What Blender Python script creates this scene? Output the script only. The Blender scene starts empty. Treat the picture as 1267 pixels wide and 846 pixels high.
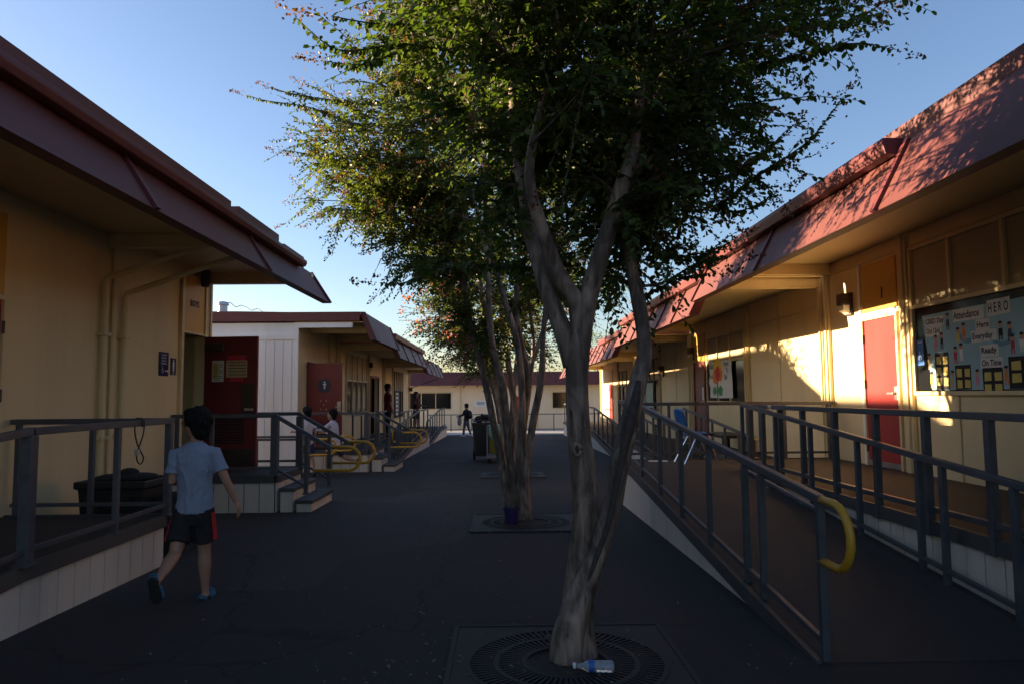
import bpy, bmesh, math, random
import numpy as np
from mathutils import Vector, Matrix, noise as mnoise
random.seed(7)
rng = np.random.default_rng(7)
PI = math.pi
R = math.radians
scene = bpy.context.scene
COL = scene.collection

# ------------------------------------------------------------------ camera, sky, sun, exposure
F_PX, W_PX, H_PX = 870.0, 1267.0, 846.0
CAM = Vector((0.0, 0.0, 1.45))
_yc = Vector((620 - W_PX/2, -(489 - H_PX/2), -F_PX)).normalized()
_roll = R(0.45)
_xc = Vector((math.cos(_roll), math.sin(_roll), 0.0))
_xc = (_xc - _yc*_xc.dot(_yc)).normalized()
_zc = _xc.cross(_yc)
CROT = Matrix((_xc, _yc, _zc))          # camera space -> world
cd = bpy.data.cameras.new("camera")
cam = bpy.data.objects.new("camera", cd)
COL.objects.link(cam)
cam.matrix_world = Matrix.Translation(CAM) @ CROT.to_4x4()
cd.sensor_width = 36.0
cd.lens = F_PX/W_PX*36.0
cd.clip_start = 0.05
cd.clip_end = 2000
scene.camera = cam

SUN_TO = Vector((-1.0, 0.33, 0.132)).normalized()      # towards the sun
SUN_EL = math.asin(SUN_TO.z)
world = bpy.data.worlds.new("World")
scene.world = world
world.use_nodes = True
wn = world.node_tree
bgn = wn.nodes["Background"]
sky = wn.nodes.new("ShaderNodeTexSky")
sky.sky_type = 'NISHITA'
sky.sun_disc = False
sky.sun_elevation = SUN_EL
sky.sun_rotation = math.atan2(SUN_TO.x, SUN_TO.y)
sky.altitude = 50
sky.air_density = 1.0
sky.dust_density = 0.8
sky.ozone_density = 1.8
tint = wn.nodes.new("ShaderNodeVectorMath"); tint.operation = 'MULTIPLY'
tint.inputs[1].default_value = (.95, .94, 1.1)      # white balance of the sky light
wn.links.new(sky.outputs[0], tint.inputs[0])
wn.links.new(tint.outputs[0], bgn.inputs[0])
bgn.inputs[1].default_value = 0.069
sl = bpy.data.lights.new("sun", 'SUN')
sl.energy = 5.0
sl.angle = R(0.5)
sl.color = (1.0, 0.75, 0.48)
so = bpy.data.objects.new("sun", sl)
COL.objects.link(so)
so.rotation_euler = (-SUN_TO).to_track_quat('-Z', 'Y').to_euler()
so.location = (-20, 8, 12)
scene.view_settings.view_transform = 'Standard'
scene.view_settings.look = 'None'
scene.view_settings.gamma = 1.0
scene.view_settings.exposure = 2.2
scene.cycles.max_bounces = 6
scene.cycles.transparent_max_bounces = 6

def P(x, v, Y):
    """world point seen at photo pixel (x, v) at depth Y"""
    d = CROT @ Vector((x - W_PX/2, -(v - H_PX/2), -F_PX))
    return CAM + d*(Y/d.y)
def gz(Y):
    return -0.016*min(max(Y, 0.0), 48.0)

# ------------------------------------------------------------------ mesh helper
class MB:
    def __init__(s, T=None):
        s.v = []; s.f = []; s.T = T or (lambda p: p)
    def add(s, vs, fs):
        o = len(s.v)
        s.v += [tuple(s.T(tuple(p))) for p in vs]
        s.f += [tuple(i + o for i in f) for f in fs]
        return s
    def box(s, a0, n0, z0, a1, n1, z1):
        a0, a1 = sorted((a0, a1)); n0, n1 = sorted((n0, n1)); z0, z1 = sorted((z0, z1))
        return s.add([(a0,n0,z0),(a1,n0,z0),(a1,n1,z0),(a0,n1,z0),(a0,n0,z1),(a1,n0,z1),(a1,n1,z1),(a0,n1,z1)],
                     [(0,3,2,1),(4,5,6,7),(0,1,5,4),(1,2,6,5),(2,3,7,6),(3,0,4,7)])
    def prism(s, poly, a0, a1):
        """poly in (n, z), extruded along a"""
        k = len(poly)
        vs = [(a0, n, z) for n, z in poly] + [(a1, n, z) for n, z in poly]
        fs = [tuple(range(k)), tuple(range(2*k-1, k-1, -1))]
        fs += [(i, i+k, (i+1) % k + k, (i+1) % k) for i in range(k)]
        return s.add(vs, fs)
    def plate(s, pts, d):
        """flat polygon pts (3d) given thickness vector d"""
        k = len(pts); d = Vector(d)
        vs = [Vector(p) for p in pts] + [Vector(p) + d for p in pts]
        fs = [tuple(range(k)), tuple(range(2*k-1, k-1, -1))]
        fs += [(i, i+k, (i+1) % k + k, (i+1) % k) for i in range(k)]
        return s.add(vs, fs)
    def bar(s, p, q, w, h, up=(0,0,1)):
        p = Vector(p); q = Vector(q); d = (q-p).normalized()
        u = Vector(up)
        if abs(d.dot(u)) > 0.95: u = Vector((0,1,0))
        x = d.cross(u).normalized(); u = x.cross(d).normalized()
        vs = []
        for c in (p, q):
            for sx, sz in ((-1,-1),(1,-1),(1,1),(-1,1)):
                vs.append(c + x*(sx*w/2) + u*(sz*h/2))
        return s.add(vs, [(0,1,2,3),(7,6,5,4),(0,4,5,1),(1,5,6,2),(2,6,7,3),(3,7,4,0)])
    def tube(s, pts, rad, n=10, cap=True, round_ends=False):
        pts = [Vector(p) for p in pts]
        if not hasattr(rad, '__len__'): rad = [rad]*len(pts)
        rad = list(rad)
        if round_ends:
            d0 = (pts[0]-pts[1]).normalized(); d1 = (pts[-1]-pts[-2]).normalized()
            r0, r1 = rad[0], rad[-1]
            pts = [pts[0]+d0*r0*.95, pts[0]+d0*r0*.6] + pts + [pts[-1]+d1*r1*.6, pts[-1]+d1*r1*.95]
            rad = [r0*.3, r0*.8] + rad + [r1*.8, r1*.3]
        k = len(pts)
        t = (pts[1]-pts[0]).normalized()
        ref = Vector((1,0,0)) if abs(t.x) < .9 else Vector((0,1,0))
        x = t.cross(ref).normalized()
        vs = []; fs = []
        for i in range(k):
            a = pts[max(i-1,0)]; b = pts[min(i+1,k-1)]
            t = (b-a).normalized()
            x = (x - t*x.dot(t)).normalized(); y = t.cross(x)
            for j in range(n):
                an = 2*PI*j/n
                vs.append(pts[i] + (x*math.cos(an)+y*math.sin(an))*rad[i])
        for i in range(k-1):
            for j in range(n):
                fs.append((i*n+j, i*n+(j+1)%n, (i+1)*n+(j+1)%n, (i+1)*n+j))
        if cap:
            fs.append(tuple(range(n-1,-1,-1))); fs.append(tuple((k-1)*n+j for j in range(n)))
        return s.add(vs, fs)
    def rings(s, rs, n=20):
        """closed stack of horizontal ellipses (cx,cy,z,rx,ry)"""
        vs = []; fs = []
        for cx, cy, z, rx, ry in rs:
            for j in range(n):
                an = 2*PI*j/n
                vs.append((cx+rx*math.cos(an), cy+ry*math.sin(an), z))
        k = len(rs)
        for i in range(k-1):
            for j in range(n):
                fs.append((i*n+j, i*n+(j+1)%n, (i+1)*n+(j+1)%n, (i+1)*n+j))
        fs.append(tuple(range(n-1,-1,-1))); fs.append(tuple((k-1)*n+j for j in range(n)))
        return s.add(vs, fs)
    def ball(s, c, rx, ry=None, rz=None, nu=16, nv=10, M=None):
        ry = ry or rx; rz = rz or rx
        vs = []; fs = []
        for i in range(1, nv):
            ph = PI*i/nv
            for j in range(nu):
                an = 2*PI*j/nu
                p = Vector((rx*math.sin(ph)*math.cos(an), ry*math.sin(ph)*math.sin(an), rz*math.cos(ph)))
                if M: p = M @ p
                vs.append(p + Vector(c))
        t = Vector((0,0,rz)); b = Vector((0,0,-rz))
        if M: t = M @ t; b = M @ b
        vs += [t+Vector(c), b+Vector(c)]
        T, B = len(vs)-2, len(vs)-1
        for i in range(nv-2):
            for j in range(nu):
                fs.append((i*nu+j, (i+1)*nu+j, (i+1)*nu+(j+1)%nu, i*nu+(j+1)%nu))
        for j in range(nu):
            fs.append((T, j, (j+1)%nu)); fs.append((B, (nv-2)*nu+(j+1)%nu, (nv-2)*nu+j))
        return s.add(vs, fs)
    def disc(s, c, right, up, r, d=0.004, n=24, ry=None):
        c = Vector(c); right = Vector(right); up = Vector(up); nn = right.cross(up)
        ry = ry or r
        return s.plate([c + right*(r*math.cos(2*PI*i/n)) + up*(ry*math.sin(2*PI*i/n)) for i in range(n)], nn*d)
    def text(s, txt, o, right, up, size, depth=0.002, bold=0.0, align='LEFT', sx=1.0):
        cu = bpy.data.curves.new("t", 'FONT'); cu.body = txt; cu.size = size
        cu.align_x = align; cu.offset = bold; cu.resolution_u = 3
        ob = bpy.data.objects.new("t", cu); COL.objects.link(ob)
        dg = bpy.context.evaluated_depsgraph_get(); dg.update()
        me = bpy.data.meshes.new_from_object(ob.evaluated_get(dg))
        right = Vector(right); up = Vector(up); nn = right.cross(up); o = Vector(o)
        vs = [o + right*(v.co.x*sx) + up*v.co.y + nn*depth for v in me.vertices]
        fs = [tuple(p.vertices) for p in me.polygons]
        T = s.T; s.T = lambda p: p
        s.add(vs, fs); s.T = T
        COL.objects.unlink(ob); bpy.data.objects.remove(ob); bpy.data.meshes.remove(me); bpy.data.curves.remove(cu)
        return s
    def mesh(s, name, mat, M=None, smooth=False, fixn=True, bevel=0):
        me = bpy.data.meshes.new(name)
        vs = s.v
        if M is not None: vs = [tuple(M @ Vector(p)) for p in vs]
        me.from_pydata(vs, [], s.f)
        if fixn or bevel:
            bm = bmesh.new(); bm.from_mesh(me)
            bmesh.ops.recalc_face_normals(bm, faces=bm.faces)
            if bevel:
                es = [e for e in bm.edges if len(e.link_faces) == 2 and e.calc_face_angle(0) > 0.6]
                bmesh.ops.bevel(bm, geom=es, offset=bevel, segments=2, affect='EDGES', profile=.6, clamp_overlap=True)
            bm.to_mesh(me); bm.free()
        if smooth:
            me.polygons.foreach_set('use_smooth', [True]*len(me.polygons))
        if mat: me.materials.append(mat)
        me.update()
        return me

def wmat(o):
    M = o.matrix_basis.copy()
    while o.parent:
        o = o.parent; M = o.matrix_basis @ M
    return M
def tag(o, label=None, cat=None, group=None, kind=None):
    if label: o['label'] = label
    if cat: o['category'] = cat
    if group: o['group'] = group
    if kind: o['kind'] = kind
    return o
def thing(name, label, cat, loc=(0,0,0), rz=0.0, group=None):
    o = bpy.data.objects.new(name, None); COL.objects.link(o)
    o.empty_display_size = 0.2
    o.location = loc; o.rotation_euler = (0,0,rz)
    return tag(o, label, cat, group)
def part(name, mb, mat, parent, local=False, smooth=False, label=None, bevel=0, kind=None, fixn=True):
    """one mesh object under parent; mb in world coordinates unless local"""
    M = None if local else wmat(parent).inverted()
    o = bpy.data.objects.new(name, mb.mesh(name, mat, M, smooth, fixn, bevel))
    COL.objects.link(o); o.parent = parent
    if label: o['label'] = label
    if kind: o['kind'] = kind
    return o
def single(name, mb, mat, label, cat, loc=(0,0,0), rz=0.0, group=None, smooth=False, bevel=0, local=False, kind=None, fixn=True):
    o = bpy.data.objects.new(name, None); o.location = loc; o.rotation_euler = (0,0,rz)
    M = None if local else o.matrix_basis.inverted()
    me = mb.mesh(name, mat, M, smooth, fixn, bevel)
    bpy.data.objects.remove(o)
    o = bpy.data.objects.new(name, me); COL.objects.link(o)
    o.location = loc; o.rotation_euler = (0,0,rz)
    return tag(o, label, cat, group, kind)
def copy_tree(o, parent=None):
    c = o.copy(); COL.objects.link(c); c.parent = parent
    for ch in list(o.children): copy_tree(ch, c)
    return c

# ------------------------------------------------------------------ materials
def mat(name, base, rough=0.6, var=0.12, scale=3.0, bump=0.0, bscale=60.0, metal=0.0, spec=0.5,
        dirt=0.0, dirtcol=(0.05,0.045,0.04), streak=False, speck=0.0):
    m = bpy.data.materials.new(name); m.use_nodes = True
    nt = m.node_tree; N = nt.nodes; L = nt.links
    b = N["Principled BSDF"]
    b.inputs['Roughness'].default_value = rough
    b.inputs['Metallic'].default_value = metal
    b.inputs['Specular IOR Level'].default_value = spec
    geo = N.new("ShaderNodeNewGeometry")
    nz = N.new("ShaderNodeTexNoise"); nz.inputs['Scale'].default_value = scale
    nz.inputs['Detail'].default_value = 6; nz.inputs['Roughness'].default_value = .65
    mp = N.new("ShaderNodeMapping")
    L.new(geo.outputs['Position'], mp.inputs[0])
    if streak: mp.inputs['Scale'].default_value = (1, 1, .12)
    L.new(mp.outputs[0], nz.inputs['Vector'])
    rp = N.new("ShaderNodeMapRange")
    rp.inputs[1].default_value = .25; rp.inputs[2].default_value = .75
    rp.inputs[3].default_value = 1-var; rp.inputs[4].default_value = 1+var
    L.new(nz.outputs[0], rp.inputs[0])
    mul = N.new("ShaderNodeVectorMath"); mul.operation = 'SCALE'
    mul.inputs[0].default_value = base[:3]
    L.new(rp.outputs[0], mul.inputs['Scale'])
    colour = mul.outputs[0]
    if dirt > 0:
        n2 = N.new("ShaderNodeTexNoise"); n2.inputs['Scale'].default_value = scale*.6
        n2.inputs['Detail'].default_value = 8; n2.inputs['Roughness'].default_value = .7
        L.new(mp.outputs[0], n2.inputs['Vector'])
        r2 = N.new("ShaderNodeMapRange"); r2.inputs[1].default_value = .5; r2.inputs[2].default_value = .78
        r2.inputs[3].default_value = 0; r2.inputs[4].default_value = dirt
        L.new(n2.outputs[0], r2.inputs[0])
        mx = N.new("ShaderNodeMix"); mx.data_type = 'RGBA'
        L.new(r2.outputs[0], mx.inputs['Factor']); L.new(colour, mx.inputs['A'])
        mx.inputs['B'].default_value = (*dirtcol, 1)
        colour = mx.outputs['Result']
    if speck > 0:
        n3 = N.new("ShaderNodeTexNoise"); n3.inputs['Scale'].default_value = 220
        n3.inputs['Detail'].default_value = 2
        L.new(geo.outputs['Position'], n3.inputs['Vector'])
        r3 = N.new("ShaderNodeMapRange"); r3.inputs[1].default_value = .35; r3.inputs[2].default_value = .65
        r3.inputs[3].default_value = 1-speck; r3.inputs[4].default_value = 1+speck
        L.new(n3.outputs[0], r3.inputs[0])
        m3 = N.new("ShaderNodeVectorMath"); m3.operation = 'SCALE'
        L.new(colour, m3.inputs[0]); L.new(r3.outputs[0], m3.inputs['Scale'])
        colour = m3.outputs[0]
    L.new(colour, b.inputs['Base Color'])
    rr = N.new("ShaderNodeMapRange"); rr.inputs[3].default_value = max(rough-.08, .05); rr.inputs[4].default_value = min(rough+.1, 1)
    L.new(nz.outputs[0], rr.inputs[0]); L.new(rr.outputs[0], b.inputs['Roughness'])
    if bump > 0:
        nb = N.new("ShaderNodeTexNoise"); nb.inputs['Scale'].default_value = bscale; nb.inputs['Detail'].default_value = 4
        L.new(geo.outputs['Position'], nb.inputs['Vector'])
        bp = N.new("ShaderNodeBump"); bp.inputs['Strength'].default_value = bump; bp.inputs['Distance'].default_value = .01
        L.new(nb.outputs[0], bp.inputs['Height']); L.new(bp.outputs[0], b.inputs['Normal'])
    return m

M = {}
def asphalt_mat():
    m = mat('asphalt', (.022,.0215,.023), .88, .35, .45, .6, 150, dirt=.45, dirtcol=(.048,.046,.045), speck=.5)
    nt = m.node_tree; N = nt.nodes; L = nt.links; b = N["Principled BSDF"]
    src = b.inputs['Base Color'].links[0].from_socket
    geo = N.new("ShaderNodeNewGeometry")
    wob = N.new("ShaderNodeTexNoise"); wob.inputs['Scale'].default_value = 1.7; wob.inputs['Detail'].default_value = 5
    L.new(geo.outputs['Position'], wob.inputs['Vector'])
    ad = N.new("ShaderNodeVectorMath"); ad.operation = 'MULTIPLY_ADD'; ad.inputs[1].default_value = (.7,.7,0)
    L.new(wob.outputs['Color'], ad.inputs[0]); L.new(geo.outputs['Position'], ad.inputs[2])
    vo = N.new("ShaderNodeTexVoronoi"); vo.feature = 'DISTANCE_TO_EDGE'; vo.inputs['Scale'].default_value = .33
    L.new(ad.outputs[0], vo.inputs['Vector'])
    r = N.new("ShaderNodeMapRange"); r.inputs[1].default_value = 0; r.inputs[2].default_value = .006; r.inputs[3].default_value = .3; r.inputs[4].default_value = 1
    L.new(vo.outputs[0], r.inputs[0])
    # older, greyer repair patches
    v2 = N.new("ShaderNodeTexVoronoi"); v2.inputs['Scale'].default_value = .23; v2.distance = 'CHEBYCHEV'
    L.new(geo.outputs['Position'], v2.inputs['Vector'])
    sx = N.new("ShaderNodeSeparateColor"); L.new(v2.outputs['Color'], sx.inputs[0])
    r2 = N.new("ShaderNodeMapRange"); r2.inputs[3].default_value = .7; r2.inputs[4].default_value = 1.55
    L.new(sx.outputs[0], r2.inputs[0])
    k = N.new("ShaderNodeMath"); k.operation = 'MULTIPLY'; L.new(r.outputs[0], k.inputs[0]); L.new(r2.outputs[0], k.inputs[1])
    sc = N.new("ShaderNodeVectorMath"); sc.operation = 'SCALE'; L.new(src, sc.inputs[0]); L.new(k.outputs[0], sc.inputs['Scale'])
    L.new(sc.outputs[0], b.inputs['Base Color'])
    return m
M['asphalt'] = asphalt_mat()
M['concrete'] = mat('concrete', (.27,.26,.25), .85, .15, 1.5, .3, 90, dirt=.3, speck=.12)
M['deck'] = mat('deck', (.034,.031,.028), .8, .22, 1.6, .35, 130, dirt=.3, dirtcol=(.06,.055,.05), speck=.3)
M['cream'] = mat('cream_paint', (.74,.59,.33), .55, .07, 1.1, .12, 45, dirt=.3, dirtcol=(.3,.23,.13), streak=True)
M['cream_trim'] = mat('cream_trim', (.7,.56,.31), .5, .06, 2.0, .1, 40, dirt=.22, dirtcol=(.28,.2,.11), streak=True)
M['cream_far_lit'] = mat('cream_paint_far_lit', (.8,.66,.46), .55, .06, 1.1, .1, 45, dirt=.12, dirtcol=(.35,.27,.17), streak=True)  # cream made paler to carry the far wall's bounce light in its colour
M['pale_slab'] = mat('pale_slab', (.45,.43,.41), .85, .1, 1.5, .3, 90, dirt=.25, speck=.1)
M['twig'] = mat('twig_bark', (.07,.05,.035), .8, .2, 20)
M['soffit'] = mat('soffit_paint', (.6,.47,.25), .6, .08, .9, .1, 40, dirt=.15, dirtcol=(.25,.19,.1))
M['white_siding'] = mat('white_siding', (.86,.84,.82), .6, .08, 1.6, .15, 50, dirt=.22, dirtcol=(.3,.27,.22), streak=True)
M['skirt'] = mat('skirt_panel', (.62,.57,.49), .65, .1, 2.2, .2, 50, dirt=.35, dirtcol=(.2,.18,.15), streak=True)
M['maroon'] = mat('maroon_metal', (.115,.03,.026), .58, .14, 1.2, .06, 14, dirt=.2, dirtcol=(.3,.12,.1), streak=True)
M['maroon_dark'] = mat('maroon_trim', (.12,.022,.025), .5, .12, 2.0, .05, 20, dirt=.15, dirtcol=(.26,.1,.09))
M['roof'] = mat('roof_sheet', (.16,.05,.045), .5, .15, 1.0, .1, 12)
M['red_door'] = mat('red_door', (.38,.032,.03), .42, .08, 2.0, .05, 30, dirt=.12, dirtcol=(.2,.03,.03), streak=True)
M['dark_red_door'] = mat('dark_red_door', (.17,.018,.022), .45, .1, 2.0, .05, 30)
M['brown_door'] = mat('brown_door', (.2,.045,.03), .5, .1, 2.0, .05, 30)
M['orange'] = mat('orange_panel', (.62,.34,.05), .5, .08, 1.5)
M['interior'] = mat('interior_wall', (.32,.34,.2), .7, .08, 1.5)
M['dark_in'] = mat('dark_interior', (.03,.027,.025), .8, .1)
M['rail'] = mat('rail_paint', (.07,.078,.093), .45, .25, 7.0, .12, 60, dirt=.5, dirtcol=(.15,.135,.12), metal=.15)
M['band'] = mat('deck_band', (.06,.062,.062), .6, .2, 3.0, .2, 50, dirt=.3, dirtcol=(.13,.125,.12))
M['yellow'] = mat('yellow_paint', (.55,.3,.022), .4, .14, 6.0, .05, 60, dirt=.3, dirtcol=(.2,.1,.02))
M['steel'] = mat('worn_steel', (.45,.45,.44), .35, .15, 6.0, .05, 60, metal=.8)
M['chrome'] = mat('chrome', (.7,.7,.72), .18, .05, 6.0, metal=1.0)
M['glass_dark'] = mat('window_glass', (.01,.011,.013), .08, .1, 1.0, spec=.3)
M['shade_blind'] = mat('window_blind', (.42,.34,.21), .6, .08, 2.0)
M['frame_dark'] = mat('window_frame_dark', (.09,.07,.05), .5, .1, 3.0)
M['black'] = mat('black_plastic', (.018,.018,.02), .45, .2, 5.0, .1, 40)
M['black_cloth'] = mat('black_cloth', (.02,.02,.023), .9, .25, 8.0, .5, 30)
M['lamp_glass'] = mat('lamp_glass', (.75,.72,.62), .3, .05)
M['bronze'] = mat('bronze_metal', (.05,.035,.028), .45, .15, 5.0)
M['navy'] = mat('navy_sign', (.007,.011,.06), .4, .08, 5.0)
M['blue_sign'] = mat('blue_sign', (.03,.12,.42), .4, .08, 5.0)
M['white'] = mat('white_print', (.75,.75,.74), .6, .04)
M['ink'] = mat('black_ink', (.015,.015,.02), .7, .1)
M['paper'] = mat('white_paper', (.66,.65,.62), .8, .08, 6.0)
M['yellow_paper'] = mat('yellow_paper', (.62,.5,.14), .8, .08, 6.0)
M['tan_paper'] = mat('tan_paper', (.5,.4,.24), .8, .1, 6.0)
M['red_paper'] = mat('red_paper', (.5,.03,.06), .7, .08)
M["blue_paper"] = mat("blue_paper", (.3,.48,.55), .85, .12, 3.0, .15, 8)
M['black_paper'] = mat('black_paper', (.02,.018,.02), .85, .1)
M['skin_paper'] = mat('skin_tone_paper', (.5,.3,.2), .85, .1)
M['pink_paper'] = mat('pink_paper', (.6,.22,.3), .85, .1)
M['green_paint'] = mat('green_paint', (.06,.25,.09), .8, .3, 14.0)
M['orange_paint'] = mat('orange_paint', (.7,.2,.03), .8, .3, 14.0)
M['red_paint'] = mat('red_paint', (.55,.05,.03), .8, .3, 14.0)
M['yellow_print'] = mat('yellow_painted', (.72,.5,.05), .8, .25, 14.0)
M['grate'] = mat('grate_iron', (.024,.023,.024), .7, .25, 8.0, .3, 80, metal=.2, dirt=.4, dirtcol=(.045,.04,.036))
M['soil'] = mat('soil', (.035,.028,.022), .95, .4, 9.0, 1.0, 40, speck=.4)
M['litter'] = mat('dry_leaf', (.17,.14,.095), .85, .4, 9.0)
M['purple_pot'] = mat('purple_pot', (.03,.018,.1), .5, .12, 6.0)
M['blue_seat'] = mat('blue_plastic', (.02,.13,.38), .35, .08, 6.0)
M['cart_yellow'] = mat('cart_yellow', (.3,.24,.03), .6, .1, 6.0)
M['cart_grey'] = mat('cart_grey', (.22,.22,.23), .5, .1, 6.0)
M['bin'] = mat('bin_plastic', (.035,.038,.045), .5, .15, 5.0, .05, 40)
M['bag_green'] = mat('pale_bag', (.3,.5,.42), .45, .15, 9.0, .3, 14)
M['rubber'] = mat('rubber', (.02,.02,.02), .8, .1)
M['cable'] = mat('cable_rubber', (.03,.028,.027), .55, .1)
M['skin'] = mat('skin', (.36,.2,.13), .5, .08, 14.0, .06, 160)
M['skin_dark'] = mat('skin_shade', (.26,.14,.09), .5, .08, 14.0)
M['hair'] = mat('black_hair', (.006,.005,.005), .7, .3, 40.0, 1.0, 120, spec=.25)
M['shirt'] = mat('grey_blue_shirt', (.23,.28,.38), .9, .08, 8.0, .5, 13)
M['shirt_white'] = mat('pale_shirt', (.55,.55,.62), .9, .08, 8.0, .5, 16)
M['shirt_dark'] = mat('dark_blouse', (.06,.01,.013), .9, .1, 8.0, .4, 16)
M['shirt_red'] = mat('dark_red_shirt', (.14,.015,.02), .9, .1, 8.0, .4, 16)
M['shorts'] = mat('black_shorts', (.012,.012,.014), .85, .1, 8.0, .5, 18)
M['stripe'] = mat('red_stripe', (.45,.015,.025), .8, .1)
M['navy_cloth'] = mat('navy_cloth', (.02,.03,.09), .9, .15, 8.0, .4, 18)
M['jeans'] = mat('grey_jeans', (.09,.1,.13), .9, .15, 10.0, .3, 30)
M['sandal'] = mat('blue_sandal', (.015,.13,.22), .5, .1)
M['sole'] = mat('dark_sole', (.02,.02,.022), .8, .15)
M['grey_cloth'] = mat('grey_cloth', (.3,.32,.3), .9, .15, 9.0, .4, 20)
M['cable_wire'] = mat('grey_wire', (.12,.12,.13), .6, .1)
M['vent'] = mat('galvanised', (.42,.45,.5), .45, .12, 5.0, metal=.6)

def bark_mat():
    m = bpy.data.materials.new('smooth_bark'); m.use_nodes = True
    nt = m.node_tree; N = nt.nodes; L = nt.links; b = N["Principled BSDF"]
    b.inputs['Roughness'].default_value = .7
    geo = N.new("ShaderNodeNewGeometry")
    mp = N.new("ShaderNodeMapping"); mp.inputs['Scale'].default_value = (1,1,.16)
    L.new(geo.outputs['Position'], mp.inputs[0])
    n1 = N.new("ShaderNodeTexNoise"); n1.inputs['Scale'].default_value = 16; n1.inputs['Detail'].default_value = 7; n1.inputs['Roughness'].default_value=.6
    n1.inputs['Distortion'].default_value = .6
    L.new(mp.outputs[0], n1.inputs['Vector'])
    cr = N.new("ShaderNodeValToRGB")
    e = cr.color_ramp.elements
    e[0].position = .3; e[0].color = (.05,.036,.028,1)
    e[1].position = .72; e[1].color = (.27,.215,.175,1)
    k = cr.color_ramp.elements.new(.45); k.color = (.14,.108,.086,1)
    k = cr.color_ramp.elements.new(.56); k.color = (.2,.16,.13,1)
    L.new(n1.outputs[0], cr.inputs[0])
    n2 = N.new("ShaderNodeTexNoise"); n2.inputs['Scale'].default_value = 34; n2.inputs['Detail'].default_value = 3
    L.new(mp.outputs[0], n2.inputs['Vector'])
    r = N.new("ShaderNodeMapRange"); r.inputs[1].default_value=.62; r.inputs[2].default_value=.7
    L.new(n2.outputs[0], r.inputs[0])
    mx = N.new("ShaderNodeMix"); mx.data_type='RGBA'
    L.new(r.outputs[0], mx.inputs['Factor']); L.new(cr.outputs[0], mx.inputs['A']); mx.inputs['B'].default_value = (.06,.045,.038,1)
    n3 = N.new("ShaderNodeTexNoise"); n3.inputs['Scale'].default_value = 6.5; n3.inputs['Detail'].default_value = 5; n3.inputs['Distortion'].default_value = 1.2
    mp3 = N.new("ShaderNodeMapping"); mp3.inputs['Scale'].default_value = (1,1,.45)
    L.new(geo.outputs['Position'], mp3.inputs[0]); L.new(mp3.outputs[0], n3.inputs['Vector'])
    c3 = N.new("ShaderNodeValToRGB"); e3 = c3.color_ramp.elements
    e3[0].position = .42; e3[0].color = (.65,.6,.57,1); e3[1].position = .6; e3[1].color = (1.5,1.42,1.34,1)
    L.new(n3.outputs[0], c3.inputs[0])
    mm = N.new("ShaderNodeVectorMath"); mm.operation = 'MULTIPLY'
    L.new(mx.outputs['Result'], mm.inputs[0]); L.new(c3.outputs[0], mm.inputs[1])
    L.new(mm.outputs[0], b.inputs['Base Color'])
    bp = N.new("ShaderNodeBump"); bp.inputs['Strength'].default_value=.6; bp.inputs['Distance'].default_value=.012
    L.new(n1.outputs[0], bp.inputs['Height']); L.new(bp.outputs[0], b.inputs['Normal'])
    return m
M['bark'] = bark_mat()

def leaf_mat(name, dark, light, warm, warm_at=.86):
    """per-leaf colour from the 'leaf' attribute, with translucency"""
    m = bpy.data.materials.new(name); m.use_nodes = True
    nt = m.node_tree; N = nt.nodes; L = nt.links
    for n in list(N): N.remove(n)
    out = N.new("ShaderNodeOutputMaterial")
    at = N.new("ShaderNodeAttribute"); at.attribute_name = 'leaf'
    cr = N.new("ShaderNodeValToRGB"); e = cr.color_ramp.elements
    e[0].position = 0; e[0].color = (*dark,1); e[1].position = 1; e[1].color = (*warm,1)
    k = cr.color_ramp.elements.new(warm_at-.16); k.color = (*light,1)
    k = cr.color_ramp.elements.new(warm_at); k.color = (*[(a+b)/2 for a,b in zip(light,warm)],1)
    L.new(at.outputs['Fac'], cr.inputs[0])
    d = N.new("ShaderNodeBsdfPrincipled"); d.inputs['Roughness'].default_value = .45; d.inputs['Specular IOR Level'].default_value=.35
    L.new(cr.outputs[0], d.inputs['Base Color'])
    t = N.new("ShaderNodeBsdfTranslucent")
    g = N.new("ShaderNodeVectorMath"); g.operation='MULTIPLY'; g.inputs[1].default_value=(1.15,1.25,.5)
    L.new(cr.outputs[0], g.inputs[0]); L.new(g.outputs[0], t.inputs[0])
    mx = N.new("ShaderNodeMixShader"); mx.inputs[0].default_value=.5
    L.new(d.outputs[0], mx.inputs[1]); L.new(t.outputs[0], mx.inputs[2]); L.new(mx.outputs[0], out.inputs[0])
    return m
M['leaf'] = leaf_mat('leaf_green', (.028,.055,.013), (.1,.14,.026), (.2,.085,.03), .9)
M['leaf_yellow'] = leaf_mat('leaf_yellow_green', (.042,.07,.016), (.125,.155,.034), (.24,.1,.035), .89)
M['blossom'] = leaf_mat('blossom_pink', (.3,.09,.13), (.4,.15,.2), (.42,.2,.2), .9)
M['panicle'] = leaf_mat('seed_head', (.06,.03,.02), (.16,.07,.045), (.25,.1,.06), .8)
M['leaf_far'] = leaf_mat('leaf_far', (.02,.035,.012), (.05,.07,.022), (.08,.08,.03), .9)
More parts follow.
